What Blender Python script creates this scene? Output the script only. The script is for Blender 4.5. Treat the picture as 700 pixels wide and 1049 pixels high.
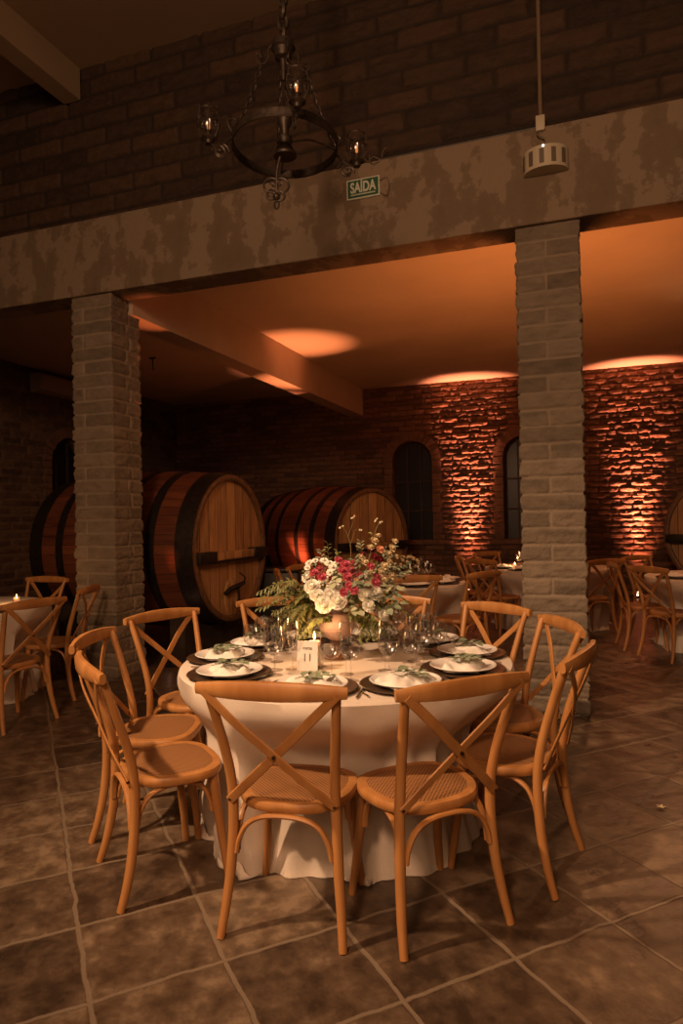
import bpy, bmesh, math, random
import numpy as np
from mathutils import Vector, Matrix
random.seed(7); rng = np.random.RandomState(11)
PI = math.pi
for o in list(bpy.data.objects): bpy.data.objects.remove(o)
C = bpy.context.scene.collection

# ------------------------------------------------------------------ camera
cam_d = bpy.data.cameras.new('camera'); cam = bpy.data.objects.new('camera', cam_d); C.objects.link(cam)
yaw, pit, rol = math.radians(19.58), math.radians(.37), math.radians(-1.14)
fwd = Vector((-math.sin(yaw)*math.cos(pit), math.cos(yaw)*math.cos(pit), math.sin(pit)))
rt = Vector((math.cos(yaw), math.sin(yaw), 0)); up = rt.cross(fwd)
r2 = math.cos(rol)*rt + math.sin(rol)*up; u2 = -math.sin(rol)*rt + math.cos(rol)*up
M = Matrix((r2, u2, -fwd)).transposed().to_4x4(); M.translation = (0, 0, 1.45)
cam.matrix_world = M
cam_d.sensor_fit = 'VERTICAL'; cam_d.sensor_height = 36; cam_d.lens = 36*690/1049
cam_d.clip_start = .05; cam_d.clip_end = 100
bpy.context.scene.camera = cam

# ------------------------------------------------------------------ world, view, lights
sc = bpy.context.scene
sc.view_settings.view_transform = 'Standard'; sc.view_settings.look = 'None'
sc.view_settings.exposure = 0.33; sc.view_settings.gamma = 1; sc.view_settings.use_curve_mapping = False
w = bpy.data.worlds.new('world'); sc.world = w; w.use_nodes = True
w.node_tree.nodes['Background'].inputs[0].default_value = (1, .55, .25, 1)
w.node_tree.nodes['Background'].inputs[1].default_value = .010

def light(name, typ, loc, target, energy, color, **k):
    d = bpy.data.lights.new(name, typ); o = bpy.data.objects.new(name, d); C.objects.link(o)
    o.location = loc; d.energy = energy; d.color = color
    for a, b in k.items(): setattr(d, a, b)
    if target is not None:
        o.rotation_euler = (Vector(target)-Vector(loc)).to_track_quat('-Z', 'Y').to_euler()
    return o
WARM = (1, .60, .34); AMBER = (1, .23, .075); PINK = (1, .30, .16)
light('table_spot', 'SPOT', (-3.6, .5, 4.5), (-1.0, 3.3, .6), 880, (1, .62, .36), spot_size=math.radians(52), spot_blend=.9, shadow_soft_size=.09)
light('room_spot', 'SPOT', (-.6, -2.2, 4.4), (-1.0, 4.6, 1.2), 520, (1, .57, .32), spot_size=math.radians(120), spot_blend=1, shadow_soft_size=.35)
light('room_fill', 'AREA', (0, -3.2, 3.6), (-1, 5, 2.6), 75, (1, .55, .29), shape='RECTANGLE', size=5, size_y=2)
light('back_room_fill', 'SPOT', (1.2, 9.2, 3.75), (.6, 5.6, 0), 80, (1, .46, .20), spot_size=math.radians(120), spot_blend=1, shadow_soft_size=.10)  # added fill over the back-room floor and chairs, no lamp hangs here
light('barrel_head_fill', 'SPOT', (-.2, 5.75, 3.5), (-3.4, 7.0, .9), 40, (1, .50, .22), spot_size=math.radians(95), spot_blend=1, shadow_soft_size=.12)  # added fill to brighten the barrel heads, not a real lamp
light('back_ceiling_fill', 'SPOT', (-.19, 5.85, 1.35), (-.4, 7.4, 3.9), 250, (1, .29, .075), spot_size=math.radians(128), spot_blend=1, shadow_soft_size=.15)  # unseen fill behind the right pillar, added to warm the back ceiling; no fixture
def uplight_light(x, y, tx, ty, e, col, size=50, z=.12, r=.03):
    light('uplight_beam', 'SPOT', (x, y, z), (tx, ty, 3.9), e, col, spot_size=math.radians(size), spot_blend=1, shadow_soft_size=r)
for ux in (-1.93, .88):
    uplight_light(ux, 12.13, ux+.02, 12.58, 2600, PINK, 30)
    uplight_light(ux, 12.13, ux+.02, 13.1, 120, (1, .27, .13), 52)
uplight_light(-3.73, 8.80, -3.70, 8.80, 1050, (1, .30, .12), 27)
uplight_light(-3.73, 8.80, -4.1, 9.6, 26, AMBER, 110)
light('barrel_uplight_beam', 'SPOT', (-3.73, 8.80, .13), (-3.98, 9.15, 1.12), 420, (1, .28, .14), spot_size=math.radians(24), spot_blend=.9, shadow_soft_size=.02)
uplight_light(-3.86, 5.70, -3.80, 5.58, 330, AMBER, 16)

# ------------------------------------------------------------------ helpers
def link(o, parent=None):
    C.objects.link(o)
    if parent is not None: o.parent = parent
    return o
def mesh_from(bm, name, mat, smooth=True):
    me = bpy.data.meshes.new(name); bm.normal_update(); bm.to_mesh(me); bm.free()
    if mat is not None:
        for m in (mat if isinstance(mat, (list, tuple)) else [mat]): me.materials.append(m)
    if smooth:
        for p in me.polygons: p.use_smooth = True
        try: me.set_sharp_from_angle(angle=math.radians(38))
        except Exception: pass
    return me
def obj(name, bm, mat, parent=None, label=None, smooth=True):
    o = bpy.data.objects.new(name, mesh_from(bm, name, mat, smooth))
    if label: o['label'] = label
    return link(o, parent)
def tag(o, label, cat, group=None, kind=None):
    o['label'] = label; o['category'] = cat
    if group: o['group'] = group
    if kind: o['kind'] = kind
    return o
def struct(o): o['kind'] = 'structure'; return o
def thing(name, label, cat, loc=(0, 0, 0), rz=0, group=None):
    o = bpy.data.objects.new(name, None); o.empty_display_size = .05; link(o)
    o.location = loc; o.rotation_euler = (0, 0, rz)
    return tag(o, label, cat, group)
def dup(o, loc=None, rz=None, label=None, group=None, parent=None):
    c = o.copy(); C.objects.link(c)
    if parent is not None: c.parent = parent
    if loc is not None: c.location = loc
    if rz is not None: c.rotation_euler = (0, 0, rz)
    if label: c['label'] = label
    if group: c['group'] = group
    for ch in [x for x in C.objects if x.parent == o]: dup(ch, parent=c)
    return c
def box(bm, x0, x1, y0, y1, z0, z1, bevel=0, mi=0, mtx=None):
    r = bmesh.ops.create_cube(bm, size=1)
    vs = r['verts']
    for v in vs:
        v.co = Vector(((x0+x1)/2+v.co.x*(x1-x0), (y0+y1)/2+v.co.y*(y1-y0), (z0+z1)/2+v.co.z*(z1-z0)))
    fs = list({f for v in vs for f in v.link_faces})
    if bevel:
        es = list({e for v in vs for e in v.link_edges})
        r = bmesh.ops.bevel(bm, geom=es, offset=bevel, segments=2, affect='EDGES', profile=.5)
        fs = r['faces']+[f for f in fs if f.is_valid]
        vs = list({v for f in fs if f.is_valid for v in f.verts})
    for f in fs:
        if f.is_valid: f.material_index = mi
    if mtx is not None:
        for v in vs: v.co = mtx @ v.co
    return vs
def cr(pts, n):
    """catmull-rom through pts (tuples of any length)"""
    P = [np.array(p, float) for p in pts]; out = []
    P = [2*P[0]-P[1]]+P+[2*P[-1]-P[-2]]
    for i in range(1, len(P)-2):
        for k in range(n):
            t = k/n; a, b, c, d = P[i-1:i+3]
            out.append(.5*((2*b)+(-a+c)*t+(2*a-5*b+4*c-d)*t*t+(-a+3*b-3*c+d)*t**3))
    out.append(P[-2]); return out
def sweep(bm, pts, rx, ry=None, seg=10, up=(0, 0, 1), n=0, closed=False, sq=1.0, mi=0):
    """tube along pts; rx across, ry along 'up'; sq<1 makes the section boxier"""
    if n: pts = cr(pts, n)
    pts = [Vector(p[:3]) for p in pts]; N = len(pts)
    f = lambda r, i: r[min(int(i/(N-1)*(len(r)-1)), len(r)-2)]*(1-((i/(N-1)*(len(r)-1)) % 1 if i < N-1 else 1))+r[min(int(i/(N-1)*(len(r)-1)), len(r)-2)+1]*((i/(N-1)*(len(r)-1)) % 1 if i < N-1 else 1) if isinstance(r, (list, tuple)) else r
    if ry is None: ry = rx
    rings = []
    upv = Vector(up); prev = None
    for i, p in enumerate(pts):
        a = pts[(i-1) % N] if (closed or i > 0) else p; b = pts[(i+1) % N] if (closed or i < N-1) else p
        t = (b-a).normalized()
        u = upv - t*upv.dot(t)
        if u.length < .05: u = (prev if prev is not None else Vector((1, 0, 0))); u = u-t*u.dot(t)
        u.normalize(); prev = u
        s = t.cross(u); ring = []
        X, Y = f(rx, i), f(ry, i)
        for k in range(seg):
            an = 2*PI*k/seg; c, d = math.cos(an), math.sin(an)
            c = math.copysign(abs(c)**sq, c); d = math.copysign(abs(d)**sq, d)
            ring.append(bm.verts.new(p+s*(c*X)+u*(d*Y)))
        rings.append(ring)
    L = N if closed else N-1
    for i in range(L):
        A, B = rings[i], rings[(i+1) % N]
        for k in range(seg):
            bm.faces.new((A[k], A[(k+1) % seg], B[(k+1) % seg], B[k])).material_index = mi
    if not closed:
        bm.faces.new(rings[0][::-1]).material_index = mi; bm.faces.new(rings[-1]).material_index = mi
    return rings
def lathe(bm, prof, seg=28, c=(0, 0, 0), mi=0, ax=None):
    rings = []
    for r, z in prof:
        if r < 1e-5: rings.append([bm.verts.new((c[0], c[1], c[2]+z))])
        else: rings.append([bm.verts.new((c[0]+r*math.cos(2*PI*k/seg), c[1]+r*math.sin(2*PI*k/seg), c[2]+z)) for k in range(seg)])
    for A, B in zip(rings[:-1], rings[1:]):
        if len(A) == 1 and len(B) == 1: continue
        for k in range(seg):
            k2 = (k+1) % seg
            if len(A) == 1: f = bm.faces.new((A[0], B[k2], B[k]))
            elif len(B) == 1: f = bm.faces.new((A[k], A[k2], B[0]))
            else: f = bm.faces.new((A[k], A[k2], B[k2], B[k]))
            f.material_index = mi
    vs = [v for r in rings for v in r]
    if ax is not None:
        for v in vs: v.co = ax @ v.co
    return vs
def ball(bm, c, r, u=10, v=8, s=(1, 1, 1)):
    g = bmesh.ops.create_uvsphere(bm, u_segments=u, v_segments=v, radius=r)
    for x in g['verts']: x.co = Vector((x.co.x*s[0]+c[0], x.co.y*s[1]+c[1], x.co.z*s[2]+c[2]))
    return g['verts']
NB = bmesh.new

# ------------------------------------------------------------------ materials
def nt(name, rough=.6, col=(.5, .5, .5), metal=0, **k):
    m = bpy.data.materials.new(name); m.use_nodes = True
    b = m.node_tree.nodes['Principled BSDF']
    b.inputs['Base Color'].default_value = (*col, 1); b.inputs['Roughness'].default_value = rough
    b.inputs['Metallic'].default_value = metal
    for a, v in k.items(): b.inputs[a.replace('_', ' ')].default_value = v
    return m, m.node_tree, b
def nd(t, typ, **k):
    n = t.nodes.new(typ)
    for a, v in k.items():
        if a.startswith('i_'):
            key = a[2:]; key = int(key) if key.isdigit() else key.replace('_', ' ')
            n.inputs[key].default_value = v
        else: setattr(n, a, v)
    return n
def ramp(t, fac, stops, out=None):
    r = nd(t, 'ShaderNodeValToRGB'); e = r.color_ramp.elements
    while len(e) < len(stops): e.new(.5)
    for q, (p, c) in zip(e, stops): q.position = p; q.color = (*c, 1)
    t.links.new(fac, r.inputs[0])
    if out is not None: t.links.new(r.outputs[0], out)
    return r
def coords(t, scale=(1, 1, 1), rot=(0, 0, 0), loc=(0, 0, 0), which='Object'):
    tc = nd(t, 'ShaderNodeTexCoord'); mp = nd(t, 'ShaderNodeMapping')
    mp.inputs['Scale'].default_value = scale; mp.inputs['Rotation'].default_value = rot; mp.inputs['Location'].default_value = loc
    t.links.new(tc.outputs[which], mp.inputs[0]); return mp.outputs[0]
def bump(t, b, h, s=.3, d=.01):
    n = nd(t, 'ShaderNodeBump'); n.inputs['Strength'].default_value = s; n.inputs['Distance'].default_value = d
    t.links.new(h, n.inputs['Height']); t.links.new(n.outputs[0], b.inputs['Normal']); return n
def noise_mat(name, c0, c1, scale=6, rough=.7, stretch=(1, 1, 1), bs=.2, bd=.005, metal=0, detail=6, lo=.3, hi=.7, **k):
    m, t, b = nt(name, rough, c0, metal, **k)
    n = nd(t, 'ShaderNodeTexNoise'); n.inputs['Scale'].default_value = scale; n.inputs['Detail'].default_value = detail
    t.links.new(coords(t, stretch), n.inputs['Vector'])
    ramp(t, n.outputs[0], [(lo, c0), (hi, c1)], b.inputs['Base Color'])
    if bs: bump(t, b, n.outputs[0], bs, bd)
    return m
chair_wood = noise_mat('chair_wood', (.36, .150, .042), (.50, .235, .075), 5, .42, (3, 3, .5), .08, .002)
def cane_mat():
    m, t, b = nt('woven_cane', .55)
    v = coords(t, (1, 1, 1), (0, 0, PI/4))
    w1 = nd(t, 'ShaderNodeTexWave', i_Scale=26.0); w2 = nd(t, 'ShaderNodeTexWave', i_Scale=26.0); w2.bands_direction = 'Y'
    t.links.new(v, w1.inputs[0]); t.links.new(v, w2.inputs[0])
    mx = nd(t, 'ShaderNodeMath', operation='MULTIPLY'); t.links.new(w1.outputs[1], mx.inputs[0]); t.links.new(w2.outputs[1], mx.inputs[1])
    ramp(t, mx.outputs[0], [(.0, (.37, .175, .065)), (.45, (.105, .040, .012))], b.inputs['Base Color'])
    bump(t, b, mx.outputs[0], -.9, .004); return m
cane = cane_mat()
iron = noise_mat('wrought_iron', (.035, .026, .020), (.085, .062, .045), 40, .5, bs=.3, bd=.002, metal=.6)
bolt_m = nt('bolt_metal', .35, (.10, .06, .035), .9)[0]
linen = noise_mat('ivory_linen', (.66, .56, .46), (.72, .62, .52), 220, .85, bs=.15, bd=.001)
napkin_m = noise_mat('white_napkin', (.78, .73, .66), (.84, .79, .72), 150, .8, bs=.1, bd=.001)
china = nt('white_china', .18, (.80, .76, .70))[0]
charger_m = noise_mat('dark_charger', (.030, .017, .010), (.10, .058, .030), 45, .28, bs=.2, bd=.001)
steel = nt('cutlery_steel', .18, (.62, .52, .42), 1)[0]
def thin_glass():
    m = bpy.data.materials.new('clear_glass'); m.use_nodes = True; t = m.node_tree; t.nodes.clear()
    tr = nd(t, 'ShaderNodeBsdfTransparent'); tr.inputs[0].default_value = (.97, .96, .95, 1); gl = nd(t, 'ShaderNodeBsdfGlossy'); gl.inputs['Roughness'].default_value = .16
    fr = nd(t, 'ShaderNodeLayerWeight', i_Blend=.5); pw = nd(t, 'ShaderNodeMath', operation='POWER', i_1=3.0); t.links.new(fr.outputs['Facing'], pw.inputs[0]); mu = nd(t, 'ShaderNodeMath', operation='MULTIPLY_ADD', i_1=.42, i_2=.085); t.links.new(pw.outputs[0], mu.inputs[0])
    mx = nd(t, 'ShaderNodeMixShader'); o = nd(t, 'ShaderNodeOutputMaterial'); t.links.new(mu.outputs[0], mx.inputs[0]); t.links.new(tr.outputs[0], mx.inputs[1]); t.links.new(gl.outputs[0], mx.inputs[2]); t.links.new(mx.outputs[0], o.inputs[0])
    return m
glass = thin_glass()
leaf_g = noise_mat('fern_green', (.085, .10, .028), (.23, .23, .07), 30, .55, bs=0)
leaf_e = noise_mat('eucalyptus_green', (.15, .19, .115), (.26, .30, .19), 30, .6, bs=0)
leaf_p = noise_mat('pale_leaf', (.34, .37, .22), (.52, .50, .33), 30, .6, bs=0)
p_white = noise_mat('white_petal', (.90, .86, .74), (.95, .92, .83), 30, .6, bs=0, Subsurface_Weight=.15)
p_pink = noise_mat('pink_petal', (.46, .05, .10), (.70, .17, .22), 30, .55, bs=0)
p_red = noise_mat('wine_petal', (.16, .008, .02), (.28, .02, .035), 30, .55, bs=0)
p_cream = noise_mat('cream_petal', (.66, .52, .30), (.78, .66, .44), 30, .6, bs=0)
p_peach = noise_mat('peach_petal', (.70, .30, .18), (.80, .42, .27), 30, .6, bs=0)
stem_m = nt('brown_stem', .6, (.20, .15, .06))[0]
vase_m = noise_mat('peach_ceramic', (.60, .40, .33), (.68, .48, .40), 12, .55, bs=.1, bd=.002)
foot_m = noise_mat('dark_wood_foot', (.11, .05, .025), (.17, .08, .04), 12, .5)
wax = nt('candle_wax', .5, (.85, .75, .60), 0, Subsurface_Weight=.3)[0]
card_m = nt('card_paper', .7, (.80, .76, .70))[0]
ink = nt('grey_ink', .7, (.14, .12, .11))[0]
def emis(name, col, s):
    m, t, b = nt(name, .5, col); b.inputs['Emission Color'].default_value = (*col, 1); b.inputs['Emission Strength'].default_value = s; return m
flame_m = emis('flame', (1, .52, .18), 14); bulb_m = emis('dim_bulb', (1, .36, .10), .35); led_m = emis('led_white', (.85, .92, 1), 2.2)
lens_m = emis('uplight_lens', (1, .50, .30), 9)
ac_m = nt('aged_casing', .5, (.34, .25, .17))[0]
black = nt('black_plastic', .45, (.012, .011, .010))[0]
sign_green = nt('sign_green', .4, (.018, .085, .035))[0]; sign_white = nt('sign_white', .5, (.55, .56, .46))[0]
lum_m = nt('luminaire_ivory', .5, (.50, .43, .31))[0]; grille_m = nt('luminaire_grille', .5, (.13, .10, .07))[0]
pipe_m = nt('painted_conduit', .5, (.17, .115, .07))[0]; dpipe_m = nt('dark_conduit', .5, (.03, .022, .016))[0]
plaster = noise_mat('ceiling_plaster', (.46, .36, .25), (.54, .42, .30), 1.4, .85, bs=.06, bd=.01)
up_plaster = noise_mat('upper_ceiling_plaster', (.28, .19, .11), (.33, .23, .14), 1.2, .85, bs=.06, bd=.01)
back_beam_m = noise_mat('beam_plaster', (.42, .31, .22), (.48, .36, .26), 2, .85, bs=.05)

def stone_mat(name, dark, lite, mortar, rough=.85, spec=.5, tv=.7):
    m, t, b = nt(name, rough); b.inputs['Specular IOR Level'].default_value = spec
    a = nd(t, 'ShaderNodeAttribute', attribute_name='tone'); sp = nd(t, 'ShaderNodeSeparateColor')
    t.links.new(a.outputs['Color'], sp.inputs[0])
    n = nd(t, 'ShaderNodeTexNoise', i_Scale=9.0, i_Detail=8.0); t.links.new(coords(t, (1, 1, 2.2)), n.inputs['Vector'])
    ad = nd(t, 'ShaderNodeMath', operation='MULTIPLY_ADD'); t.links.new(n.outputs[0], ad.inputs[0]); ad.inputs[1].default_value = .8
    sb = nd(t, 'ShaderNodeMath', operation='MULTIPLY_ADD'); t.links.new(sp.outputs[0], sb.inputs[0]); sb.inputs[1].default_value = tv; sb.inputs[2].default_value = .1-tv*.5
    t.links.new(sb.outputs[0], ad.inputs[2])
    r = ramp(t, ad.outputs[0], [(.1, dark), (.8, lite)])
    mx = nd(t, 'ShaderNodeMix', data_type='RGBA'); t.links.new(sp.outputs[1], mx.inputs[0]); t.links.new(r.outputs[0], mx.inputs[6]); mx.inputs[7].default_value = (*mortar, 1)
    t.links.new(mx.outputs[2], b.inputs['Base Color'])
    n2 = nd(t, 'ShaderNodeTexNoise', i_Scale=38.0, i_Detail=6.0); t.links.new(coords(t), n2.inputs['Vector']); bump(t, b, n2.outputs[0], .8, .012)
    return m
pillar_m = stone_mat('pillar_stone', (.10, .076, .052), (.25, .19, .133), (.27, .21, .148), tv=.35)
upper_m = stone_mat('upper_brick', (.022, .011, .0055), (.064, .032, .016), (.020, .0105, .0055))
back_m = stone_mat('back_wall_stone', (.08, .042, .026), (.21, .105, .06), (.09, .05, .03))
side_m = stone_mat('side_wall_brick', (.06, .036, .022), (.14, .085, .05), (.17, .11, .07))

def concrete():
    m, t, b = nt('board_marked_concrete', .85)
    v = coords(t); n = nd(t, 'ShaderNodeTexNoise', i_Scale=3.4, i_Detail=11.0); n.inputs['Roughness'].default_value = .72; t.links.new(v, n.inputs['Vector'])
    n3 = nd(t, 'ShaderNodeTexNoise', i_Scale=3.0, i_Detail=6.0); t.links.new(coords(t, (1.5, 1, .5)), n3.inputs['Vector'])
    ad = nd(t, 'ShaderNodeMath', operation='ADD'); t.links.new(n.outputs[0], ad.inputs[0]); t.links.new(n3.outputs[0], ad.inputs[1])
    ramp(t, ad.outputs[0], [(.70, (.140, .096, .059)), (.95, (.165, .115, .072)), (1.05, (.180, .126, .080)), (1.25, (.235, .172, .115))], b.inputs['Base Color'])
    w1 = nd(t, 'ShaderNodeTexWave', i_Scale=1.1, i_Distortion=.4); w1.bands_direction = 'Z'; w1.wave_profile = 'SAW'; t.links.new(v, w1.inputs[0])
    n4 = nd(t, 'ShaderNodeTexNoise', i_Scale=22.0, i_Detail=8.0); t.links.new(v, n4.inputs['Vector'])
    a2 = nd(t, 'ShaderNodeMath', operation='MULTIPLY_ADD', i_1=.25); t.links.new(w1.outputs[1], a2.inputs[0]); t.links.new(n4.outputs[0], a2.inputs[2])
    bump(t, b, a2.outputs[0], .6, .015); return m
concrete_m = concrete()

def floor_mat():
    m, t, b = nt('slate_tiles', .5)
    S = 1/.4235
    # rotate so that tile rows run on the diagonal; grout line at u=-2.18, v=.16
    v = coords(t, (S, S, S), (0, 0, PI/4), (0, 0, 0))
    dn = nd(t, 'ShaderNodeTexNoise', i_Scale=3.2, i_Detail=7.0); t.links.new(v, dn.inputs['Vector'])
    s1 = nd(t, 'ShaderNodeVectorMath', operation='SUBTRACT'); t.links.new(dn.outputs['Color'], s1.inputs[0]); s1.inputs[1].default_value = (.5, .5, .5)
    s2 = nd(t, 'ShaderNodeVectorMath', operation='SCALE'); t.links.new(s1.outputs[0], s2.inputs[0]); s2.inputs['Scale'].default_value = .075
    s3 = nd(t, 'ShaderNodeVectorMath', operation='ADD'); t.links.new(v, s3.inputs[0]); t.links.new(s2.outputs[0], s3.inputs[1])
    s4 = nd(t, 'ShaderNodeVectorMath', operation='ADD'); t.links.new(s3.outputs[0], s4.inputs[0]); s4.inputs[1].default_value = (20+2.18*S, 20-.16*S, 0)
    br = nd(t, 'ShaderNodeTexBrick'); br.offset = 0; br.squash = 1
    for kk, vv in (('Scale', 1.0), ('Mortar Size', .026), ('Mortar Smooth', .6), ('Bias', 0.0), ('Brick Width', 1.0), ('Row Height', 1.0)): br.inputs[kk].default_value = vv
    br.inputs['Color1'].default_value = (0, 0, 0, 1); br.inputs['Color2'].default_value = (1, 1, 1, 1); br.inputs['Mortar'].default_value = (.5, .5, .5, 1)
    t.links.new(s4.outputs[0], br.inputs[0])
    # second finer joint, only in some tiles
    n1 = nd(t, 'ShaderNodeTexNoise', i_Scale=3.6, i_Detail=12.0); n1.inputs['Roughness'].default_value = .62; t.links.new(v, n1.inputs['Vector'])
    n2 = nd(t, 'ShaderNodeTexNoise', i_Scale=9.0, i_Detail=8.0); t.links.new(v, n2.inputs['Vector'])
    a = nd(t, 'ShaderNodeMath', operation='MULTIPLY_ADD', i_1=.30); t.links.new(br.outputs[0], a.inputs[0]); t.links.new(n1.outputs[0], a.inputs[2])
    a2 = nd(t, 'ShaderNodeMath', operation='MULTIPLY_ADD', i_1=.22); t.links.new(n2.outputs[0], a2.inputs[0]); t.links.new(a.outputs[0], a2.inputs[2])
    r = ramp(t, a2.outputs[0], [(.58, (.045, .028, .018)), (.72, (.085, .053, .032)), (.84, (.130, .085, .052)), (.98, (.23, .16, .10))])
    mx = nd(t, 'ShaderNodeMix', data_type='RGBA'); t.links.new(br.outputs[1], mx.inputs[0]); t.links.new(r.outputs[0], mx.inputs[6]); mx.inputs[7].default_value = (.20, .148, .10, 1)
    t.links.new(mx.outputs[2], b.inputs['Base Color'])
    rr = ramp(t, n1.outputs[0], [(.3, (.26, .26, .26)), (.7, (.50, .50, .50))], b.inputs['Roughness'])
    h = nd(t, 'ShaderNodeMath', operation='MULTIPLY_ADD', i_1=-.5); t.links.new(br.outputs[1], h.inputs[0]); t.links.new(a2.outputs[0], h.inputs[2])
    bump(t, b, h.outputs[0], .45, .014); return m
floor_m = floor_mat()

# ------------------------------------------------------------------ room shell
class VN:
    def __init__(s, seed): s.t = np.random.RandomState(seed).rand(256, 256)
    def __call__(s, x, y):
        xi = np.floor(x).astype(int); yi = np.floor(y).astype(int); fx = x-xi; fy = y-yi
        fx = fx*fx*(3-2*fx); fy = fy*fy*(3-2*fy); g = lambda a, b: s.t[a % 256, b % 256]
        return (g(xi, yi)*(1-fx)+g(xi+1, yi)*fx)*(1-fy)+(g(xi, yi+1)*(1-fx)+g(xi+1, yi+1)*fx)*fy
vn = VN(3)
def blocks(U, Z, ch, L, mort, amp, seed, joints=None, rough=1.0):
    """rock-faced masonry: returns relief, tone, mortar mask"""
    rs = np.random.RandomState(seed); nrow = int(Z.max()/ch)+3
    off = rs.rand(nrow); row = np.floor(Z/ch).astype(int); fz = Z/ch-row
    if joints is None:
        uu = U/L + (row % 2)*.5 + off[row]*.25
        bi = np.floor(uu).astype(int); fu = uu-bi
        du = np.minimum(fu, 1-fu)*L
    else:
        du = np.full(U.shape, 9.); bi = np.zeros(U.shape, int)
        for par in (0, 1):
            m = (row % 2) == par
            js = joints[par]
            for q, j in enumerate(js):
                d = np.abs(U-j); du[m] = np.minimum(du, d)[m]; bi[m] += (U > j)[m]
    dz = np.minimum(fz, 1-fz)*ch
    wob = (vn(U*14, Z*14+seed)-.5)*.008
    d = np.minimum(du, dz)+wob
    mask = 1-np.clip((d-mort*.5)/(mort*.5), 0, 1)
    prof = np.clip((d-mort*.5)/(.022 if joints is None else .010), 0, 1); prof = np.sin(prof*PI/2)
    n = vn(U*9+bi*17.3, Z*22+row*7.1)*.6+vn(U*26+seed, Z*48)*.3+vn(U*70, Z*95)*.15
    bb = rs.rand(512, 512); tone = bb[row % 512, (bi*7+31) % 512]
    h = prof*(amp*.45+amp*rough*(n-.3)*1.4+amp*.35*(tone-.5))
    return h, tone, mask
def grid_mesh(name, P, tone, mask, mat, keep=None, closed_u=False):
    nu, nz = P.shape[:2]; me = bpy.data.meshes.new(name)
    idx = np.arange(nu*nz).reshape(nu, nz)
    if closed_u: a = idx; b = np.roll(idx, -1, 0)
    else: a = idx[:-1]; b = idx[1:]
    q = np.stack([a[:, :-1], b[:, :-1], b[:, 1:], a[:, 1:]], -1).reshape(-1, 4)
    if keep is not None: q = q[keep.reshape(-1)]
    me.from_pydata(P.reshape(-1, 3).tolist(), [], q.tolist())
    ca = me.color_attributes.new('tone', 'FLOAT_COLOR', 'POINT')
    col = np.ones((nu*nz, 4), np.float32); col[:, 0] = tone.reshape(-1); col[:, 1] = mask.reshape(-1); col[:, 2] = 0
    ca.data.foreach_set('color', col.reshape(-1))
    me.materials.append(mat)
    me.polygons.foreach_set('use_smooth', [True]*len(me.polygons)); me.update()
    o = bpy.data.objects.new(name, me); link(o); return struct(o)
def rock_wall(name, p0, ud, nrm, W, z0, z1, res, ch, L, mort, amp, seed, mat, hole=None, resz=None):
    resz = resz or res
    u = np.linspace(0, W, int(W/res)+1); z = np.linspace(z0, z1, int((z1-z0)/resz)+1)
    U, Z = np.meshgrid(u, z, indexing='ij')
    h, tone, mask = blocks(U, Z, ch, L, mort, amp, seed)
    P = np.stack([p0[0]+U*ud[0]+h*nrm[0], p0[1]+U*ud[1]+h*nrm[1], Z], -1)
    keep = None
    if hole is not None:
        uc = (U[:-1, :-1]+U[1:, 1:])/2; zc = (Z[:-1, :-1]+Z[1:, 1:])/2; keep = ~hole(uc, zc)
    return grid_mesh(name, P, tone, mask, mat, keep)
def slab(name, x0, x1, y0, y1, z0, z1, mat):
    bm = NB(); box(bm, x0, x1, y0, y1, z0, z1); return struct(obj(name, bm, mat, smooth=False))

XL, XR, YB, YF, YW = -8.16, 6.0, 12.45, 5.05, -5.0   # left wall, right wall, back wall, pillar line, wall behind
HB, HF = 3.90, 5.63
slab('floor', XL-.3, XR+.3, YW-.3, YB+.3, -.12, 0, floor_m)
AR = [(-2.99, .385, .98, 2.47), (-.93, .385, .98, 2.47)]       # arches in the back wall (x, half width, sill, spring)
LAR = [(9.2, .42, .6, 2.45)]
def arch_hole(lst, o):
    def f(u, z):
        m = np.zeros(u.shape, bool)
        for (c, hw, s, sp) in lst:
            x = u+o-c; m |= (np.abs(x) < hw) & (z > s) & ((z < sp) | (x*x+(z-sp)**2 < hw*hw))
        return m
    return f
rock_wall('wall_back', (XL, YB), (1, 0), (0, -1), XR-XL, 0, HB, .016, .098, .34, .010, .036, 5, back_m, arch_hole(AR, XL), .013)
rock_wall('wall_left', (XL, YW), (0, 1), (1, 0), YB-YW, 0, HF, .03, .12, .40, .012, .025, 8, side_m, arch_hole(LAR, YW))
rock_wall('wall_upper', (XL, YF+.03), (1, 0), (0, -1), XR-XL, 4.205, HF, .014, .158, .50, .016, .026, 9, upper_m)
slab('wall_right', XR, XR+.2, YW, YB, 0, HF, side_m)
slab('wall_front', XL, XR, YW-.2, YW, 0, HF, side_m)
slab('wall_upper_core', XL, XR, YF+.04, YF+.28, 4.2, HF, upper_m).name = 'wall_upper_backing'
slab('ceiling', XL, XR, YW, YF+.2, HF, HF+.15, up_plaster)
slab('ceiling_back_room', XL, XR, YF+.27, YB+.1, HB, HB+.15, plaster)
# concrete lintel: slightly uneven front
bm = NB(); box(bm, XL, XR, YF-.035, YF+.26, 3.52, 4.205, .008); o = obj('trim_1', bm, concrete_m, smooth=False); struct(o)
o['label'] = 'long rough concrete beam resting on the two stone pillars'
bm = NB(); box(bm, -4.21, -3.935, YF+.26, YB+.02, 3.385, HB, .006); struct(obj('ceiling_beam', bm, back_beam_m, smooth=False)).name = 'trim_2'
bm = NB(); box(bm, -4.46, -4.27, YW, YF+.0, 5.335, HF, .006); struct(obj('trim_3', bm, up_plaster, smooth=False))

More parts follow.
